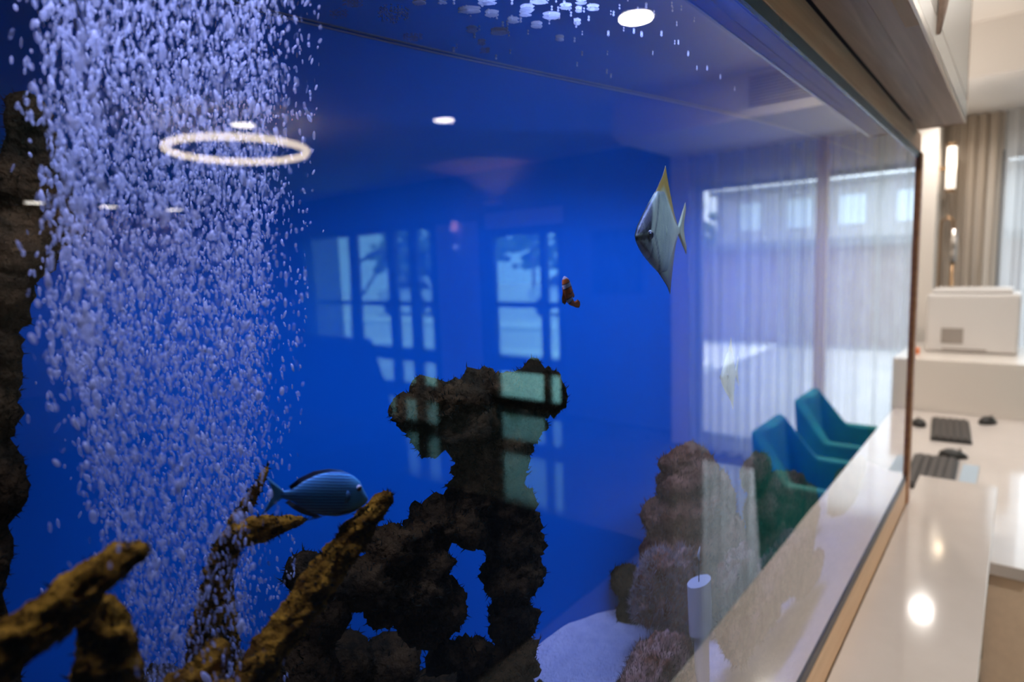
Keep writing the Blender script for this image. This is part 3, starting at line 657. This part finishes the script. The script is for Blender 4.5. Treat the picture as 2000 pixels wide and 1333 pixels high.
patches = [(768, 29, 62, 30, .35), (690, 8, 40, 9, .22), (662, 28, 34, 14, .16), (806, 74, 40, 11, .2), (918, 21, 44, 9, .9), (960, 28, 28, 9, .9), (951, 5, 38, 8, .8), (1002, 41, 24, 7, .8),
           (975, 63, 35, 10, .9), (922, 59, 22, 9, .7), (1029, 18, 28, 12, .95), (1025, 28, 24, 7, .9), (1077, 32, 36, 10, .95), (1048, 50, 24, 9, .9), (1093, 76, 18, 7, .7),
           (1105, 14, 24, 7, .9), (1053, 3, 34, 9, .9), (819, 4, 26, 10, .8), (1158, 16, 26, 8, .9), (1130, 20, 14, 7, .9), (947, 100, 20, 7, .25), (940, 84, 16, 6, .3), (1127, 44, 14, 8, .9), (1135, 5, 22, 6, .8), (864, 4, 16, 6, .5)]
where = ['largest and haziest, at far left', 'faint, near the top left', 'faint, left of the large hazy patch', 'faint flat one under the large hazy patch']
for i, (a, b, c, d, e) in enumerate(patches):
    o = foam_patch(a, b, c, d, e, i)
    if i < 4: tag(o, 'foam patch under the water surface, ' + where[i], 'foam', 'foam patches under the water surface')
    elif e < .31: tag(o, 'dim little foam patch ' + ('lowest of all under the bright foam row' if a == 947 else 'second lowest, close above the lowest under the bright foam row'), 'foam', 'foam patches under the water surface')
    else:
        rank = sorted(q[0] for q in patches if q[4] >= .31 and q is not patches[0]).index(a)
        words = ['leftmost', 'second from the left', 'third from the left', 'fourth from the left', 'fifth from the left', 'sixth from the left', 'seventh from the left', 'eighth from the left', 'ninth from the left', 'tenth from the left',
                 'tenth from the right', 'ninth from the right', 'eighth from the right', 'seventh from the right', 'sixth from the right', 'fifth from the right', 'fourth from the right', 'third from the right', 'second from the right', 'rightmost']
        n_ = len([q for q in patches if q[4] >= .31 and q is not patches[0]]); w_ = words[rank] if rank < 10 else words[20 - (n_ - rank)]
        tag(o, 'bright lens-shaped foam patch at the water surface, ' + w_, 'foam', 'foam patches under the water surface')
rnd = random.Random(5); dots = [(1188, 68), (1253, 69), (1238, 63), (1292, 68), (1318, 85), (1325, 85), (1275, 106), (1344, 107), (1127, 128), (1361, 135), (1435, 175), (1381, 135), (1407, 152), (1193, 150), (1185, 142), (1262, 14)]
while len(dots) < 70:
    a = rnd.gauss(1050, 130); b = abs(rnd.gauss(20, 38))
    if 860 < a < 1420 and b < 150: dots.append((a, b))
pb = None
for i, (a, b) in enumerate(dots):
    p = surf(a, b, ZW - .0015); r = rnd.uniform(.0009, .0017) * (1 if i > 15 else 1.35)
    if pb is None:
        mb = MB(); mb.add([tuple(v) for v in IV], IF, (.85, .85, .849)); o = pb = mb.build('surface_bubble', MAT['bubble'], smooth=True)
    else: o = pb.copy(); COL.objects.link(o)
    o.location = p; o.scale = (r, r, r * .85)
    tag(o, 'single small bubble clinging beneath the water surface', 'bubble', 'single bubbles at the water surface')

# ------------------------------------------------------------------ overhead cabinet, ledge
YC = 1.90
cab = tag(empty('overhead_cabinet', (-.3, .5, 1.962)), 'cream and walnut overhead cabinet above the aquarium and ledge', 'cabinet')
def cp(mb, name, m, parent=None, **k):
    o = mb.build(name, m, **k); o.parent = parent or cab
    o.matrix_parent_inverse = (Matrix.Translation(cab.location)).inverted(); return o
cp(MB().box(-.62, .0, YS - .3, YC, 1.990, 2.72), 'carcass', MAT['cream'])
cp(MB().box(-.031, .009, YS - .3, YC - .12, 1.967, 1.989), 'groove_shade', MAT['black'])  # black fill stands in for the groove's shade and stops light leaking
cp(MB().box(.009, .060, YS - .3, YC, 1.962, 2.0), 'soffit_panel', MAT['wood_dark'])
cp(MB().box(.0, .009, YC - .12, YC, 1.962, 2.0), 'soffit_panel', MAT['wood_mid'])
cp(MB().box(.0605, .083, YS - .3, YC, 1.9615, 2.0), 'soffit_board', MAT['wood_mid'])
cp(MB().box(.0832, .100, YS - .3, 1.05, 1.9612, 2.0), 'edge_board', MAT['wood_pale'])
cp(MB().box(.0832, .100, 1.0505, YC, 1.9612, 2.0), 'edge_board', MAT['wood_mid'])
cp(MB().box(.100, .104, YS - .3, YC, 1.9600, 1.972), 'metal_edge', MAT['steel'])
cp(MB().box(.085, .104, YS - .3, YC, 1.9725, 2.012), 'lower_rail', MAT['cream_lac'])
d1 = cp(MB().box(.085, .104, YS - .3, 1.195, 2.015, 2.70), 'door', MAT['cream_lac'])
d2 = cp(MB().box(.085, .104, 1.205, YC - .012, 2.015, 2.70), 'door', MAT['cream_lac'])
cp(MB().box(.080, .100, 1.194, 1.206, 1.972, 2.70), 'door_gap', MAT['wood_dark'])
cp(MB().tube([(.107, 1.20, 1.985), (.112, 1.20, 2.03), (.112, 1.20, 2.07), (.112, 1.17, 2.13), (.110, 1.14, 2.22)], [.003, .007, .008, .006, .004], n=10), 'handle', MAT['wood_dark'], smooth=True)
cp(MB().tube([(.112, 1.20, 2.07), (.112, 1.23, 2.13), (.110, 1.26, 2.22)], [.007, .006, .004], n=10), 'handle', MAT['wood_dark'], smooth=True)
cp(MB().box(.0, .104, YC, YC + .006, 1.9605, 2.72), 'end_cap', MAT['wood_orange'])
tag(MB().box(.0045, .200, -1.2, 2.285, ZL - .035, ZL).build('stone_ledge', MAT['ledge'], bevel=.002), 'long polished white stone ledge running below the aquarium glass', 'ledge')
tag(MB().box(.0045, .185, -1.2, 2.015, 0, ZL - .036).build('ledge_cabinet', MAT['tan']), 'tan cabinet front under the polished stone ledge', 'cabinet')

# ------------------------------------------------------------------ room shell
CZ = 2.80
def struct(mb, name, m, **k): return tag(mb.build(name, m, **k), kind='structure')
struct(MB().box(-1.2, 11.2, -3.2, 5.8, -.06, 0), 'floor', MAT['floor'])
struct(MB().box(-1.2, 11.2, -3.2, 5.8, CZ, CZ + .06), 'ceiling', MAT['ceil'])
struct(MB().box(11.0, 11.1, -3.2, 5.6, 0, CZ), 'wall_left', MAT['wood_mid'])
struct(MB().box(-1.2, -1.1, -3.2, 5.6, 0, CZ), 'wall_behind_tank', MAT['cream'])
struct(MB().box(-1.2, 11.2, -3.3, -3.2, 0, CZ), 'wall_near', MAT['cream'])
def wall_grid(x0, x1, z0, z1, y0, y1, holes):
    mb = MB(); xs = sorted({x0, x1, *[h[0] for h in holes], *[h[1] for h in holes]}); zs = sorted({z0, z1, *[h[2] for h in holes], *[h[3] for h in holes]})
    for i in range(len(xs) - 1):
        for j in range(len(zs) - 1):
            a, b = (xs[i] + xs[i + 1]) / 2, (zs[j] + zs[j + 1]) / 2
            if not any(h[0] < a < h[1] and h[2] < b < h[3] for h in holes): mb.box(xs[i], xs[i + 1], y0, y1, zs[j], zs[j + 1])
    return mb
struct(wall_grid(2.1, 11.0, 0, CZ, 5.6, 5.72, [(5.62, 8.62, 0, 2.30), (3.62, 4.75, 0, 2.30)]), 'wall_far', MAT['wall_dim'])
struct(wall_grid(-1.1, 2.1, 0, CZ, 5.22, 5.34, [(.08, 1.98, .08, 2.30)]), 'wall_window_bay', MAT['cream'])
struct(MB().box(2.1, 2.2, 5.22, 5.6, 0, CZ), 'wall_bay_return', MAT['cream'])
struct(MB().box(-1.1, 2.1, 4.05, 5.22, 2.53, 2.60), 'ceiling_bulkhead', MAT['ceil'])
struct(wall_grid(-1.1, 2.1, 2.60, CZ, 4.05, 4.10, []), 'trim_1', MAT['ceil'])
struct(MB().box(-.62, -.205, 4.75, 5.0, 0, 2.53), 'wall_pier', MAT['cream'])
v = tag(empty('air_vent', (1.3, 4.04, 2.68)), 'long slotted air vent in the bulkhead over the curtain', 'vent')
def vp(mb, n, m):
    o = mb.build(n, m); o.parent = v; o.matrix_parent_inverse = Matrix.Translation(v.location).inverted(); return o
vp(MB().box(.7, 1.13, 4.035, 4.049, 2.595, 2.765), 'backing', MAT['grey'])
mb = MB()
for k in range(9): mb.box(.7, 1.13, 4.018, 4.036, 2.60 + k * .018, 2.607 + k * .018)
vp(mb, 'slats', MAT['white'])

# storefront glazing
def frame(name, xs, zs, y0, y1, fw, x0, x1, z0, z1):
    """structure: frame with bars at the given breaks + its panes"""
    mb = MB(); mb.box(x0, x0 + fw, y0, y1, z0, z1); mb.box(x1 - fw, x1, y0, y1, z0, z1); mb.box(x0 + fw, x1 - fw, y0, y1, z1 - fw, z1); mb.box(x0 + fw, x1 - fw, y0, y1, z0, z0 + fw)
    for a, b in xs: mb.box(a, b, y0 + .005, y1 - .005, z0 + fw, z1 - fw)
    for a, b in zs: mb.box(x0 + fw, x1 - fw, y0 + .008, y1 - .008, a, b)
    o = tag(mb.build(name, MAT['frame']), kind='structure')
    MB().box(x0 + fw, x1 - fw, (y0 + y1) / 2 - .003, (y0 + y1) / 2 + .003, z0 + fw, z1 - fw).build('pane', MAT['pane'] if name == 'window_2' else MAT['pane_teal'], o)
    return o
ZB = [(1.19, 1.25), (.42, .60)]
frame('window_1', [(6.44, 6.60), (6.0, 6.16), (7.29, 7.46)], ZB, 5.62, 5.70, .11, 5.62, 8.62, 0, 2.30)
frame('door_1', [(3.88, 3.96)], ZB, 5.62, 5.70, .10, 3.62, 4.75, 0, 2.12)
struct(MB().box(3.62, 4.75, 5.62, 5.70, 2.12, 2.30), 'trim_2', MAT['lightpanel'])
struct(MB().box(4.86, 5.56, 5.585, 5.60, .1, 2.22), 'trim_3', MAT['lightpanel'])
frame('window_2', [(.93, .98)], [], 5.24, 5.30, .05, .08, 1.98, .08, 2.30)
# curtains
def curtain(name, label, x0, x1, y, z0, z1, n, amp, m, seed, hem=0):
    rr = random.Random(seed); mb = MB(); NX_ = int((x1 - x0) / .006) + 1; ph = [rr.uniform(0, 6.28) for _ in range(4)]; vs = []
    zz = [z0 + (z1 - z0) * j / 12 for j in range(13)]
    for i in range(NX_ + 1):
        u = i / NX_; 
        for j, z in enumerate(zz):
            k = 1 - .35 * (j / 12); x = x0 + (x1 - x0) * u
            d = amp * k * (math.sin(u * n * 6.283 + ph[0] + .6 * math.sin(u * 9 + ph[1])) + .45 * math.sin(u * n * 2.37 * 6.283 + ph[2]))
            vs.append((x + hem * (1 - j / 12) * (u - .5), y + d, z))
    fs = [(i * 13 + j, i * 13 + j + 1, (i + 1) * 13 + j + 1, (i + 1) * 13 + j) for i in range(NX_) for j in range(12)]
    mb.add(vs, fs); o = mb.build(name, m, smooth=True); tag(o, label, 'curtain', 'curtains across the bay window'); return o
curtain('beige_curtain', 'beige curtain gathered left of the bright window, seen above the printer', -.62, .10, 5.08, .02, 2.52, 11, .030, MAT['thick'], 1)
curtain('sheer_curtain', 'sheer white curtain strip seen directly at the right edge of the picture', .11, .29, 5.06, .02, 2.52, 2, .02, MAT['sheer'], 2)
curtain('sheer_curtain', 'thin sheer curtain over the brightest part of the reflected window', .30, .88, 5.06, .02, 2.52, 3, .03, MAT['sheer_thin'], 5)
curtain('sheer_curtain', 'sheer bluish curtain hanging in deep folds, reflected left of the dark fold', .99, 1.97, 5.06, .02, 2.52, 9, .045, MAT['sheer_fold'], 3)
curtain('curtain_stack', 'narrow grey gathered curtain fold between the two sheer curtains', .89, .98, 5.06, .02, 2.52, 2, .025, MAT['thick'], 4)

for nm, x0, x1, yy in (('bay_window_portal', .08, 1.98, 5.36), ('storefront_portal', 5.62, 8.62, 5.74), ('door_portal', 3.62, 4.75, 5.74)):
    l = area(nm, ((x0 + x1) / 2, yy, 1.17), x1 - x0, 1, (1, 1, 1), size_y=2.2, rot=(-PI / 2, 0, 0)); l.data.cycles.is_portal = True
curtain('storefront_drape', 'dim teal drape behind the leftmost pane of the reflected storefront', 7.50, 8.60, 5.50, .03, 2.28, 7, .03, cloth('teal_drape', (.16, .30, .30), .16, .5), 6)
# lamps
LC = (1.0, .95, .90)
def downlight(x, y, z, r, p, label):
    e = tag(empty('downlight', (x, y, z)), label, 'ceiling light', 'round recessed ceiling lights')
    MB().cyl((0, 0, -.008), (0, 0, .0), r * 1.18, n=40).build('trim_ring', MAT['white'], e)
    MB().cyl((0, 0, -.012), (0, 0, -.009), r, n=40).build('lens', MAT['downglow'], e)
    l = area('downlight_lamp', (x, y, z - .016), r * 1.9, p, LC, spread=math.radians(150)); return e
P0 = 7.5
downlight(1.222, 2.749, CZ, .076, P0, 'large round downlight reflected at top right of the aquarium glass')
downlight(3.25, 3.496, CZ, .078, 1, 'round downlight reflected alone above the middle of the glass')
downlight(4.365, 2.482, CZ, .085, 1, 'round downlight just above the glowing ring lamp')
downlight(10.513, 2.64, CZ, .12, 1, 'far downlight reflected at the left edge, leftmost of the three small ones')
downlight(10.58, 3.58, CZ, .12, 1, 'far downlight, middle of the three small ones')
downlight(10.566, 4.525, CZ, .12, 1, 'far downlight, rightmost of the three small ones below the ring')
downlight(-.165, 4.50, 2.53, .055, 4, 'downlight over the printer cabinet, mirrored as the bright spot on the ledge')
for x, y, w_ in ((1.4, -.8, 'nearest the camera'), (3.4, -.8, 'behind the camera to the right'), (5.6, -.6, 'behind the ring lamp'), (7.6, 1.5, 'left of the ring lamp'), (1.0, 1.0, 'in front of the ledge'), (-.5, 3.2, 'over the left end of the desk'), (.8, 3.5, 'over the desk edge')):  # extra downlights added out of view to light the room
    downlight(x, y, CZ, .08, 14 if (x < 2 and y < 2) else P0 if x < 2 else 1, 'added unseen round downlight in the room ceiling ' + w_)
rg = tag(empty('ring_lamp', (4.37, 2.43, 2.60)), 'large glowing ring pendant lamp reflected over the bubble column', 'pendant lamp')
n1, n2 = 96, 14; vs = []
for i in range(n1):
    a = 2 * PI * i / n1
    for k in range(n2):
        b = 2 * PI * k / n2; R_ = .49 + .026 * math.cos(b); vs.append((R_ * math.cos(a), R_ * math.sin(a), .026 * math.sin(b)))
fs = [(i * n2 + k, ((i + 1) % n1) * n2 + k, ((i + 1) % n1) * n2 + (k + 1) % n2, i * n2 + (k + 1) % n2) for i in range(n1) for k in range(n2)]
mb = MB(); mb.add(vs, fs); mb.build('glowing_ring', MAT['ringglow'], rg, smooth=True)
for a in (.5, 2.6, 4.7):
    MB().cyl((.49 * math.cos(a), .49 * math.sin(a), .02), (.1 * math.cos(a), .1 * math.sin(a), .2), .001, n=6).build('wire', MAT['steel'], rg)
# sconce on the pier side
sc = tag(empty('wall_sconce', (-.145, 4.86, 2.05)), 'glowing tube wall sconce beside the beige curtain', 'wall lamp')
MB().cyl((0, 0, .0), (0, 0, .26), .026, n=24).build('glass_tube', MAT['lampglow'], sc, smooth=True)
MB().cyl((0, 0, .26), (0, 0, .285), .030, n=24).build('cap', MAT['brass'], sc)
MB().cyl((0, 0, -.02), (0, 0, .0), .030, n=24).build('cap', MAT['brass'], sc)
MB().box(-.06, .0, -.012, .012, .12, .14).build('bracket', MAT['brass'], sc)
l = bpy.data.lights.new('sconce_light', 'POINT'); l.energy = .45; l.color = (1, .78, .52); l.shadow_soft_size = .02; o = bpy.data.objects.new('sconce_light', l); o.location = (-.11, 4.80, 2.2); COL.objects.link(o)
st = tag(empty('coat_stand', (-.14, 4.72, 1.095)), 'slim metal stand with a hooked top behind the white printer', 'stand')
MB().tube([(-.035, 0, 0), (-.035, 0, .70), (-.03, 0, .75), (.0, 0, .775), (.03, 0, .75), (.035, 0, .68)], [.007] * 6, n=12).build('pole', MAT['brass'], st, smooth=True)
MB().cyl((.035, 0, 0), (.035, 0, .50), .012, n=16).build('pole', MAT['brass'], st, smooth=True)
MB().cyl((.035, 0, .50), (.035, 0, .70), .018, n=16).build('sleeve', MAT['steel'], st, smooth=True)
tl = tag(empty('added_uplighter', (-.45, 3.3, .8205)), 'added unseen uplighter for the bulkhead, standing behind the aquarium end panel', 'lamp')  # added out of view to brighten the bulkhead ceiling
MB().cyl((0, 0, 0), (0, 0, .02), .09, n=32).build('base', MAT['steel'], tl)
MB().cyl((0, 0, .02), (0, 0, .55), .010, n=12).build('pole', MAT['steel'], tl)
MB().cyl((0, 0, .55), (0, 0, .64), .04, .10, n=32, cap=False).build('bowl', MAT['steel'], tl)
l = bpy.data.lights.new('added_uplighter_light', 'SPOT'); l.energy = 55; l.color = (1, .88, .76); l.spot_size = 1.85; l.spot_blend = .6; l.shadow_soft_size = .05
o = bpy.data.objects.new('added_uplighter_light', l); o.location = (-.45, 3.3, 1.44); o.rotation_euler = (PI, 0, 0); COL.objects.link(o)
# small lamp on the pale panel in the reflection, uplight over the door
wl = tag(empty('panel_lamp', (5.2, 5.55, 2.13)), 'small pinkish glowing lamp on the pale panel beside the reflected windows', 'wall lamp')
MB().cyl((0, 0, 0), (0, 0, .11), .045, .035, n=20).build('shade', mat('pink_lamp_glow', (1, .55, .45), emit=3), wl, smooth=True)
MB().box(-.02, .02, .0, .035, .04, .07).build('bracket', MAT['steel'], wl)
MB().cyl((0, 0, -.19), (0, 0, -.0), .002, n=6).build('cord', MAT['steel'], wl)
vs = [(a * .028, b * .028, c * .028 - .20) for a, b, c in IV]; mb = MB(); mb.add(vs, IF); mb.build('bulb', mat('pale_bulb_glow', (.7, .9, 1), emit=2), wl, smooth=True)
ul = tag(empty('uplight', (4.55, 5.50, 2.42)), 'small wall uplight over the glazed door throwing a warm patch on the ceiling', 'wall lamp')
MB().box(-.09, .09, -.03, .10, -.03, .0).build('housing', MAT['white'], ul)
l = bpy.data.lights.new('uplight_light', 'SPOT'); l.energy = 26; l.color = (1, .62, .45); l.spot_size = 2.3; l.spot_blend = .5; l.shadow_soft_size = .03
o = bpy.data.objects.new('uplight_light', l); o.location = (4.55, 5.42, 2.43); o.rotation_euler = (PI, 0, 0); COL.objects.link(o)
# picture
pc = tag(empty('framed_picture', (2.95, 5.59, 1.68)), 'dark framed leaf picture on the wall behind the moony fish reflection', 'picture')
MB().box(-.31, .31, -.02, .008, -.34, .34).build('frame', MAT['frame'], pc)
MB().box(-.28, .28, -.024, -.0205, -.31, .31).build('print', MAT['picture'], pc)

# ------------------------------------------------------------------ desk area
tag(MB().box(-.75, .278, 2.02, 3.86, .785, .82).build('desk', MAT['ledge'], bevel=.002), 'white reception desk top beyond the end of the stone ledge', 'desk')
bpy.data.objects['desk']
tag(MB().box(-.6, .08, 2.30, 3.86, 0, .784).build('desk_pedestal', MAT['tan']), 'tan laminate pedestal under the white desk', 'cabinet')
tag(MB().box(.19, .30, 2.04, 2.28, 0, .784).build('drawer_unit', MAT['tan']), 'tan drawer unit beside the stone ledge at the lower right edge', 'cabinet')
tag(MB().box(-.9, .29, 3.87, 4.60, 0, 1.095).build('back_cabinet', MAT['cream_lac'], bevel=.003), 'cream cabinet at the end of the desk carrying the printer', 'cabinet')
pr = tag(empty('printer', (.03, 4.2, 1.097)), 'white box-shaped printer on the cream cabinet', 'printer')
MB().box(-.21, .205, 0, .36, .0, .325).build('body', MAT['white'], pr, bevel=.015)
MB().box(-.19, .17, .02, .34, .326, .350).build('lid', MAT['white'], pr, bevel=.008)
MB().box(-.135, -.035, -.004, -.0005, .05, .135).build('display', MAT['grey'], pr)
MB().box(-.13, .07, -.003, -.0005, .012, .022).build('paper_slot', MAT['grey'], pr)
tag(MB().box(-.235, -.19, 4.05, 4.09, 1.096, 1.13).build('tape_dispenser', MAT['orange'], bevel=.006), 'small orange item on the cream cabinet left of the printer', 'stationery')
def keyboard(x, y, rz, label):
    k = tag(empty('keyboard', (x, y, .821), rz), label, 'keyboard', 'black keyboards on the desk')
    MB().box(-.075, .075, -.21, .21, 0, .014).build('case', MAT['black'], k, bevel=.003)
    proto = None
    for r in range(5):
        for c in range(14):
            if proto is None: o = proto = MB().box(-.0095, .0095, -.012, .012, 0, .007).build('key', MAT['keyc'], k)
            else: o = proto.copy(); COL.objects.link(o); o.parent = k
            o.location = (-.052 + r * .026, -.185 + c * .0285, .0142)
    return k
keyboard(.005, 3.46, .08, 'farther black keyboard on the white desk near the cream cabinet')
keyboard(.0, 2.74, .02, 'nearer black keyboard partly hidden by the aquarium end post')
def mouse(x, y, rz, label):
    k = tag(empty('computer_mouse', (x, y, .821), rz), label, 'mouse', 'computer mice on the desk')
    V = [(a * .032, b * .055, max(0, c) * .036 * (1 - .25 * b)) for a, b, c in IV]; mb = MB(); mb.add(V, IF); mb.build('shell', MAT['black'], k, smooth=True)
    MB().cyl((-.004, .025, .033), (.004, .025, .033), .006, n=12).build('wheel', MAT['grey'], k)
mouse(.135, 3.72, -.5, 'black mouse by the upper right corner of the farther keyboard')
mouse(.045, 3.02, -1.2, 'black mouse right behind the nearer keyboard')
mouse(-.125, 3.52, .2, 'small black mouse left of the farther keyboard')
tag(MB().box(.085, .135, 2.50, 2.92, .821, .827).build('notepad', MAT['bluepad']), 'pale blue strip-shaped pad right of the nearer keyboard', 'notepad')

# teal tub chairs
def chair(loc, rz, label, m, sc=1.0, name='tub_chair', group='teal tub chairs at the desk'):
    root = tag(empty(name, loc, rz), label, 'chair', group)
    # local: front = +x ; shell runs round the back (-x)
    def shell(hb, ha, th, w=.235, dep=.20):
        mb = MB(); pts = []
        for i in range(41):
            t = i / 40; 
            # path: front-left arm -> back -> front-right arm
            L = [( .24, -w), (-.10, -w), (-dep, -w * .80), (-dep, w * .80), (-.10, w), (.24, w)]
            q = t * 5; k = min(4, int(q)); u = q - k
            x = L[k][0] + (L[k + 1][0] - L[k][0]) * u; y = L[k][1] + (L[k + 1][1] - L[k][1]) * u
            back = max(0, min(1, (-.10 - x) / .10)); h = ha + (hb - ha) * back
            pts.append((x, y, h, back))
        vs = []
        for (x, y, h, back) in pts:
            n = Vector((x + .02, y, 0)).normalized(); lean = -.05 * back
            for (off, z, ln) in ((0, .30, 0), (0, h, lean), (-th, h, lean), (-th, .30, 0)):
                vs.append((x + n.x * off + ln, y + n.y * off, z))
        fs = []
        for i in range(40):
            for k in range(4): fs.append((i * 4 + k, (i + 1) * 4 + k, (i + 1) * 4 + (k + 1) % 4, i * 4 + (k + 1) % 4))
        fs += [(3, 2, 1, 0), (160, 161, 162, 163)]
        mb.add(vs, fs); return mb
    shell(.96, .775, .055).build('shell', m, root, smooth=False, bevel=.02)
    MB().box(-.18, .25, -.185, .185, .42, .54).build('seat_cushion', m, root, bevel=.03)
    MB().box(-.20, .24, -.20, .20, .31, .42).build('seat_base', m, root, bevel=.01)
    for a, b in ((-.17, -.17), (-.17, .17), (.2, -.17), (.2, .17)):
        MB().cyl((a, b, .31), (a * 1.15, b * 1.15, 0.013), .016, .010, n=12).build('leg', MAT['black'], root)
    root.scale = (sc,) * 3; return root
chair((.36, 3.36, 0), PI, 'farther teal velvet tub chair at the desk, nearer to the curtain', MAT['teal'])
chair((.345, 2.68, 0), PI, 'nearer teal velvet tub chair at the desk, lower left of the pair', MAT['teal'])
sofa = tag(empty('sofa', (4.9, 3.1, .013)), 'bulky dark high-backed sofa standing in front of the reflected storefront', 'sofa')
def prism(pts, y0, y1):
    mb = MB(); n = len(pts); mb.add([(x, y, z) for y in (y0, y1) for x, z in pts], [(i, (i + 1) % n, n + (i + 1) % n, n + i) for i in range(n)] + [tuple(range(n)), tuple(range(n, 2 * n))[::-1]]); return mb
prism([(-1.24, .02), (-.82, 1.08), (1.0, 1.08), (1.3, .02)], 0, .24).build('backrest', MAT['navy'], sofa, bevel=.03)
for a in (-.62, .38): MB().box(a - .46, a + .46, -.62, -.01, .30, .46).build('seat_cushion', MAT['navy'], sofa, bevel=.04)
MB().box(-1.15, 1.1, -.64, -.005, .06, .29).build('base', MAT['navy'], sofa, bevel=.02)
for a, b in ((-1.05, -.55), (-1.05, .1), (1.0, -.55), (1.0, .1)): MB().cyl((a, b, 0), (a, b, .06), .03, n=12).build('leg', MAT['black'], sofa)
tag(MB().box(.09, .74, 2.2, 3.85, 0.0, .012).build('bounce_mat', MAT['tan']), 'added tan bounce mat under the teal chairs', 'mat')  # added to bounce light up to the bulkhead
tag(MB().box(1.4, 7.0, .3, 3.20, 0.0, .012).build('rug', MAT['rug']), 'large dark blue rug on the polished floor', 'rug')

# ------------------------------------------------------------------ outside
struct(MB().box(-12, 45, 5.85, 60, -.16, -.06), 'pavement', MAT['stone'])
struct(MB().box(-6, 3.4, 5.9, 12.9, -.06, -.04), 'trim_4', MAT['facade'])
tag(MB().box(8, 40, 13.0, 14.2, -.06, .06).build('kerb', MAT['white_line']), 'pale raised kerb across the paving outside the door', 'kerb')
tag(MB().box(3.5, 40, 9.0, 9.6, -.06, .04).build('kerb', MAT['white_line']), 'pale paving strip outside nearest the glazed storefront', 'kerb')
def car(loc, rz, label):
    c = tag(empty('car', loc, rz), label, 'car', 'parked cars outside')
    prof = [(-2.1, .35), (-2.15, .8), (-1.9, .95), (-1.2, 1.0), (-.6, 1.42), (.9, 1.45), (1.6, 1.05), (2.1, .95), (2.15, .35)]
    def ext(pf, w, z=0):
        mb = MB(); n = len(pf); vs = [(x, s_ * w * (1 if zz < 1.05 else .82), zz) for s_ in (-1, 1) for x, zz in pf]
        fs = [(i, (i + 1) % n, n + (i + 1) % n, n + i) for i in range(n)] + [tuple(range(n)), tuple(range(n, 2 * n))[::-1]]
        mb.add(vs, fs); return mb
    ext(prof, .85).build('body', MAT['carwhite'], c, bevel=.05)
    ext([(-1.1, 1.04), (-.6, 1.37), (.85, 1.40), (1.4, 1.06)], .88).build('side_windows', MAT['darkglass'], c)
    for a in (-1.35, 1.35):
        for b in (-.8, .8): MB().cyl((a, b - .1, .33), (a, b + .1, .33), .33, n=24).build('wheel', MAT['tyre'], c)
    for b in (-.6, .6): MB().box(2.13, 2.17, b - .18, b + .18, .7, .88).build('tail_lamp', MAT['carred'], c)
    return c
car((18.0, 17.0, -.06), 0, 'pale parked car seen outside through the left reflected window')
car((11.2, 18.0, -.06), .2, 'pale parked car with red lamps outside the reflected glazed door')
def tree(x, y, h, w, seed, label):
    rr = random.Random(seed); t = tag(empty('garden_tree', (x, y, -.06)), label, 'tree', 'green trees outside')
    MB().cyl((0, 0, 0), (0, 0, h * .5), .12, .07, n=10).build('trunk', MAT['wood_dark'], t)
    mb = MB()
    for _ in range(220):
        a = rr.uniform(0, 6.28); q = rr.random() ** .4; b = rr.uniform(-1, 1); r = rr.uniform(.18, .4)
        c = (w * q * math.cos(a) * math.sqrt(1 - b * b), w * q * math.sin(a) * math.sqrt(1 - b * b), h * .62 + h * .36 * q * b)
        mb.add([(v_[0] * r + c[0], v_[1] * r + c[1], v_[2] * r * .7 + c[2]) for v_ in IV1], IF1)
    mb.build('crown', MAT['hedge'], t)
tree(18.0, 24, 6.0, 2.6, 1, 'tree outside behind the car in the left reflected window')
tree(12.2, 27, 4.4, 2.4, 2, 'rounded tree outside at the top of the glazed door')
tree(25.5, 23, 4.2, 2.2, 3, 'low tree outside at the far left reflected pane')
# arched garden swing frame seen through the left panes
sw = tag(empty('garden_arch', (10.0, 8.4, -.06)), 'thin dark arched metal frame standing outside the left window', 'garden arch')
MB().tube([(-1.5, 0, 0), (-1.5, 0, 1.2), (-1.2, 0, 1.75), (-.5, 0, 2.12), (.3, 0, 2.15), (.9, 0, 1.95), (1.2, 0, 1.6), (1.3, 0, 0)], [.035] * 8, n=10).build('arch', MAT['black'], sw, smooth=True)
MB().tube([(-1.2, 0, 1.0), (-.1, 0, 2.10), (.9, 0, 1.2)], [.03] * 3, n=10).build('brace', MAT['black'], sw, smooth=True)
# building opposite the bay window
def house(x0, x1, y, z1, label, m, wm):
    hs = tag(empty('building', ((x0 + x1) / 2, y, -.06)), label, 'building')
    w_ = (x1 - x0) / 2; MB().box(-w_, w_, 0, 4, 0, z1).build('walls', m, hs)
    MB().box(-w_ - .2, w_ + .2, -.3, 4.2, z1, z1 + .15).build('roof', MAT['frame'], hs)
    x = -w_ + .6
    while x < w_ - 1.2:
        for zz in np.arange(.9, z1 - 1.0, 1.9): MB().box(x, x + .8, -.03, .0, zz, zz + 1.0).build('window', wm, hs)
        x += 1.7
    return hs
house(-3.5, 9.0, 24, 4.2, 'pale grey building across the street behind the sheer curtain', MAT['facade'], MAT['bluepad'])
house(-1.5, 7.0, 13, 1.9, 'low pinkish brick building across the yard behind the sheer curtain', MAT['brick'], MAT['facade'])
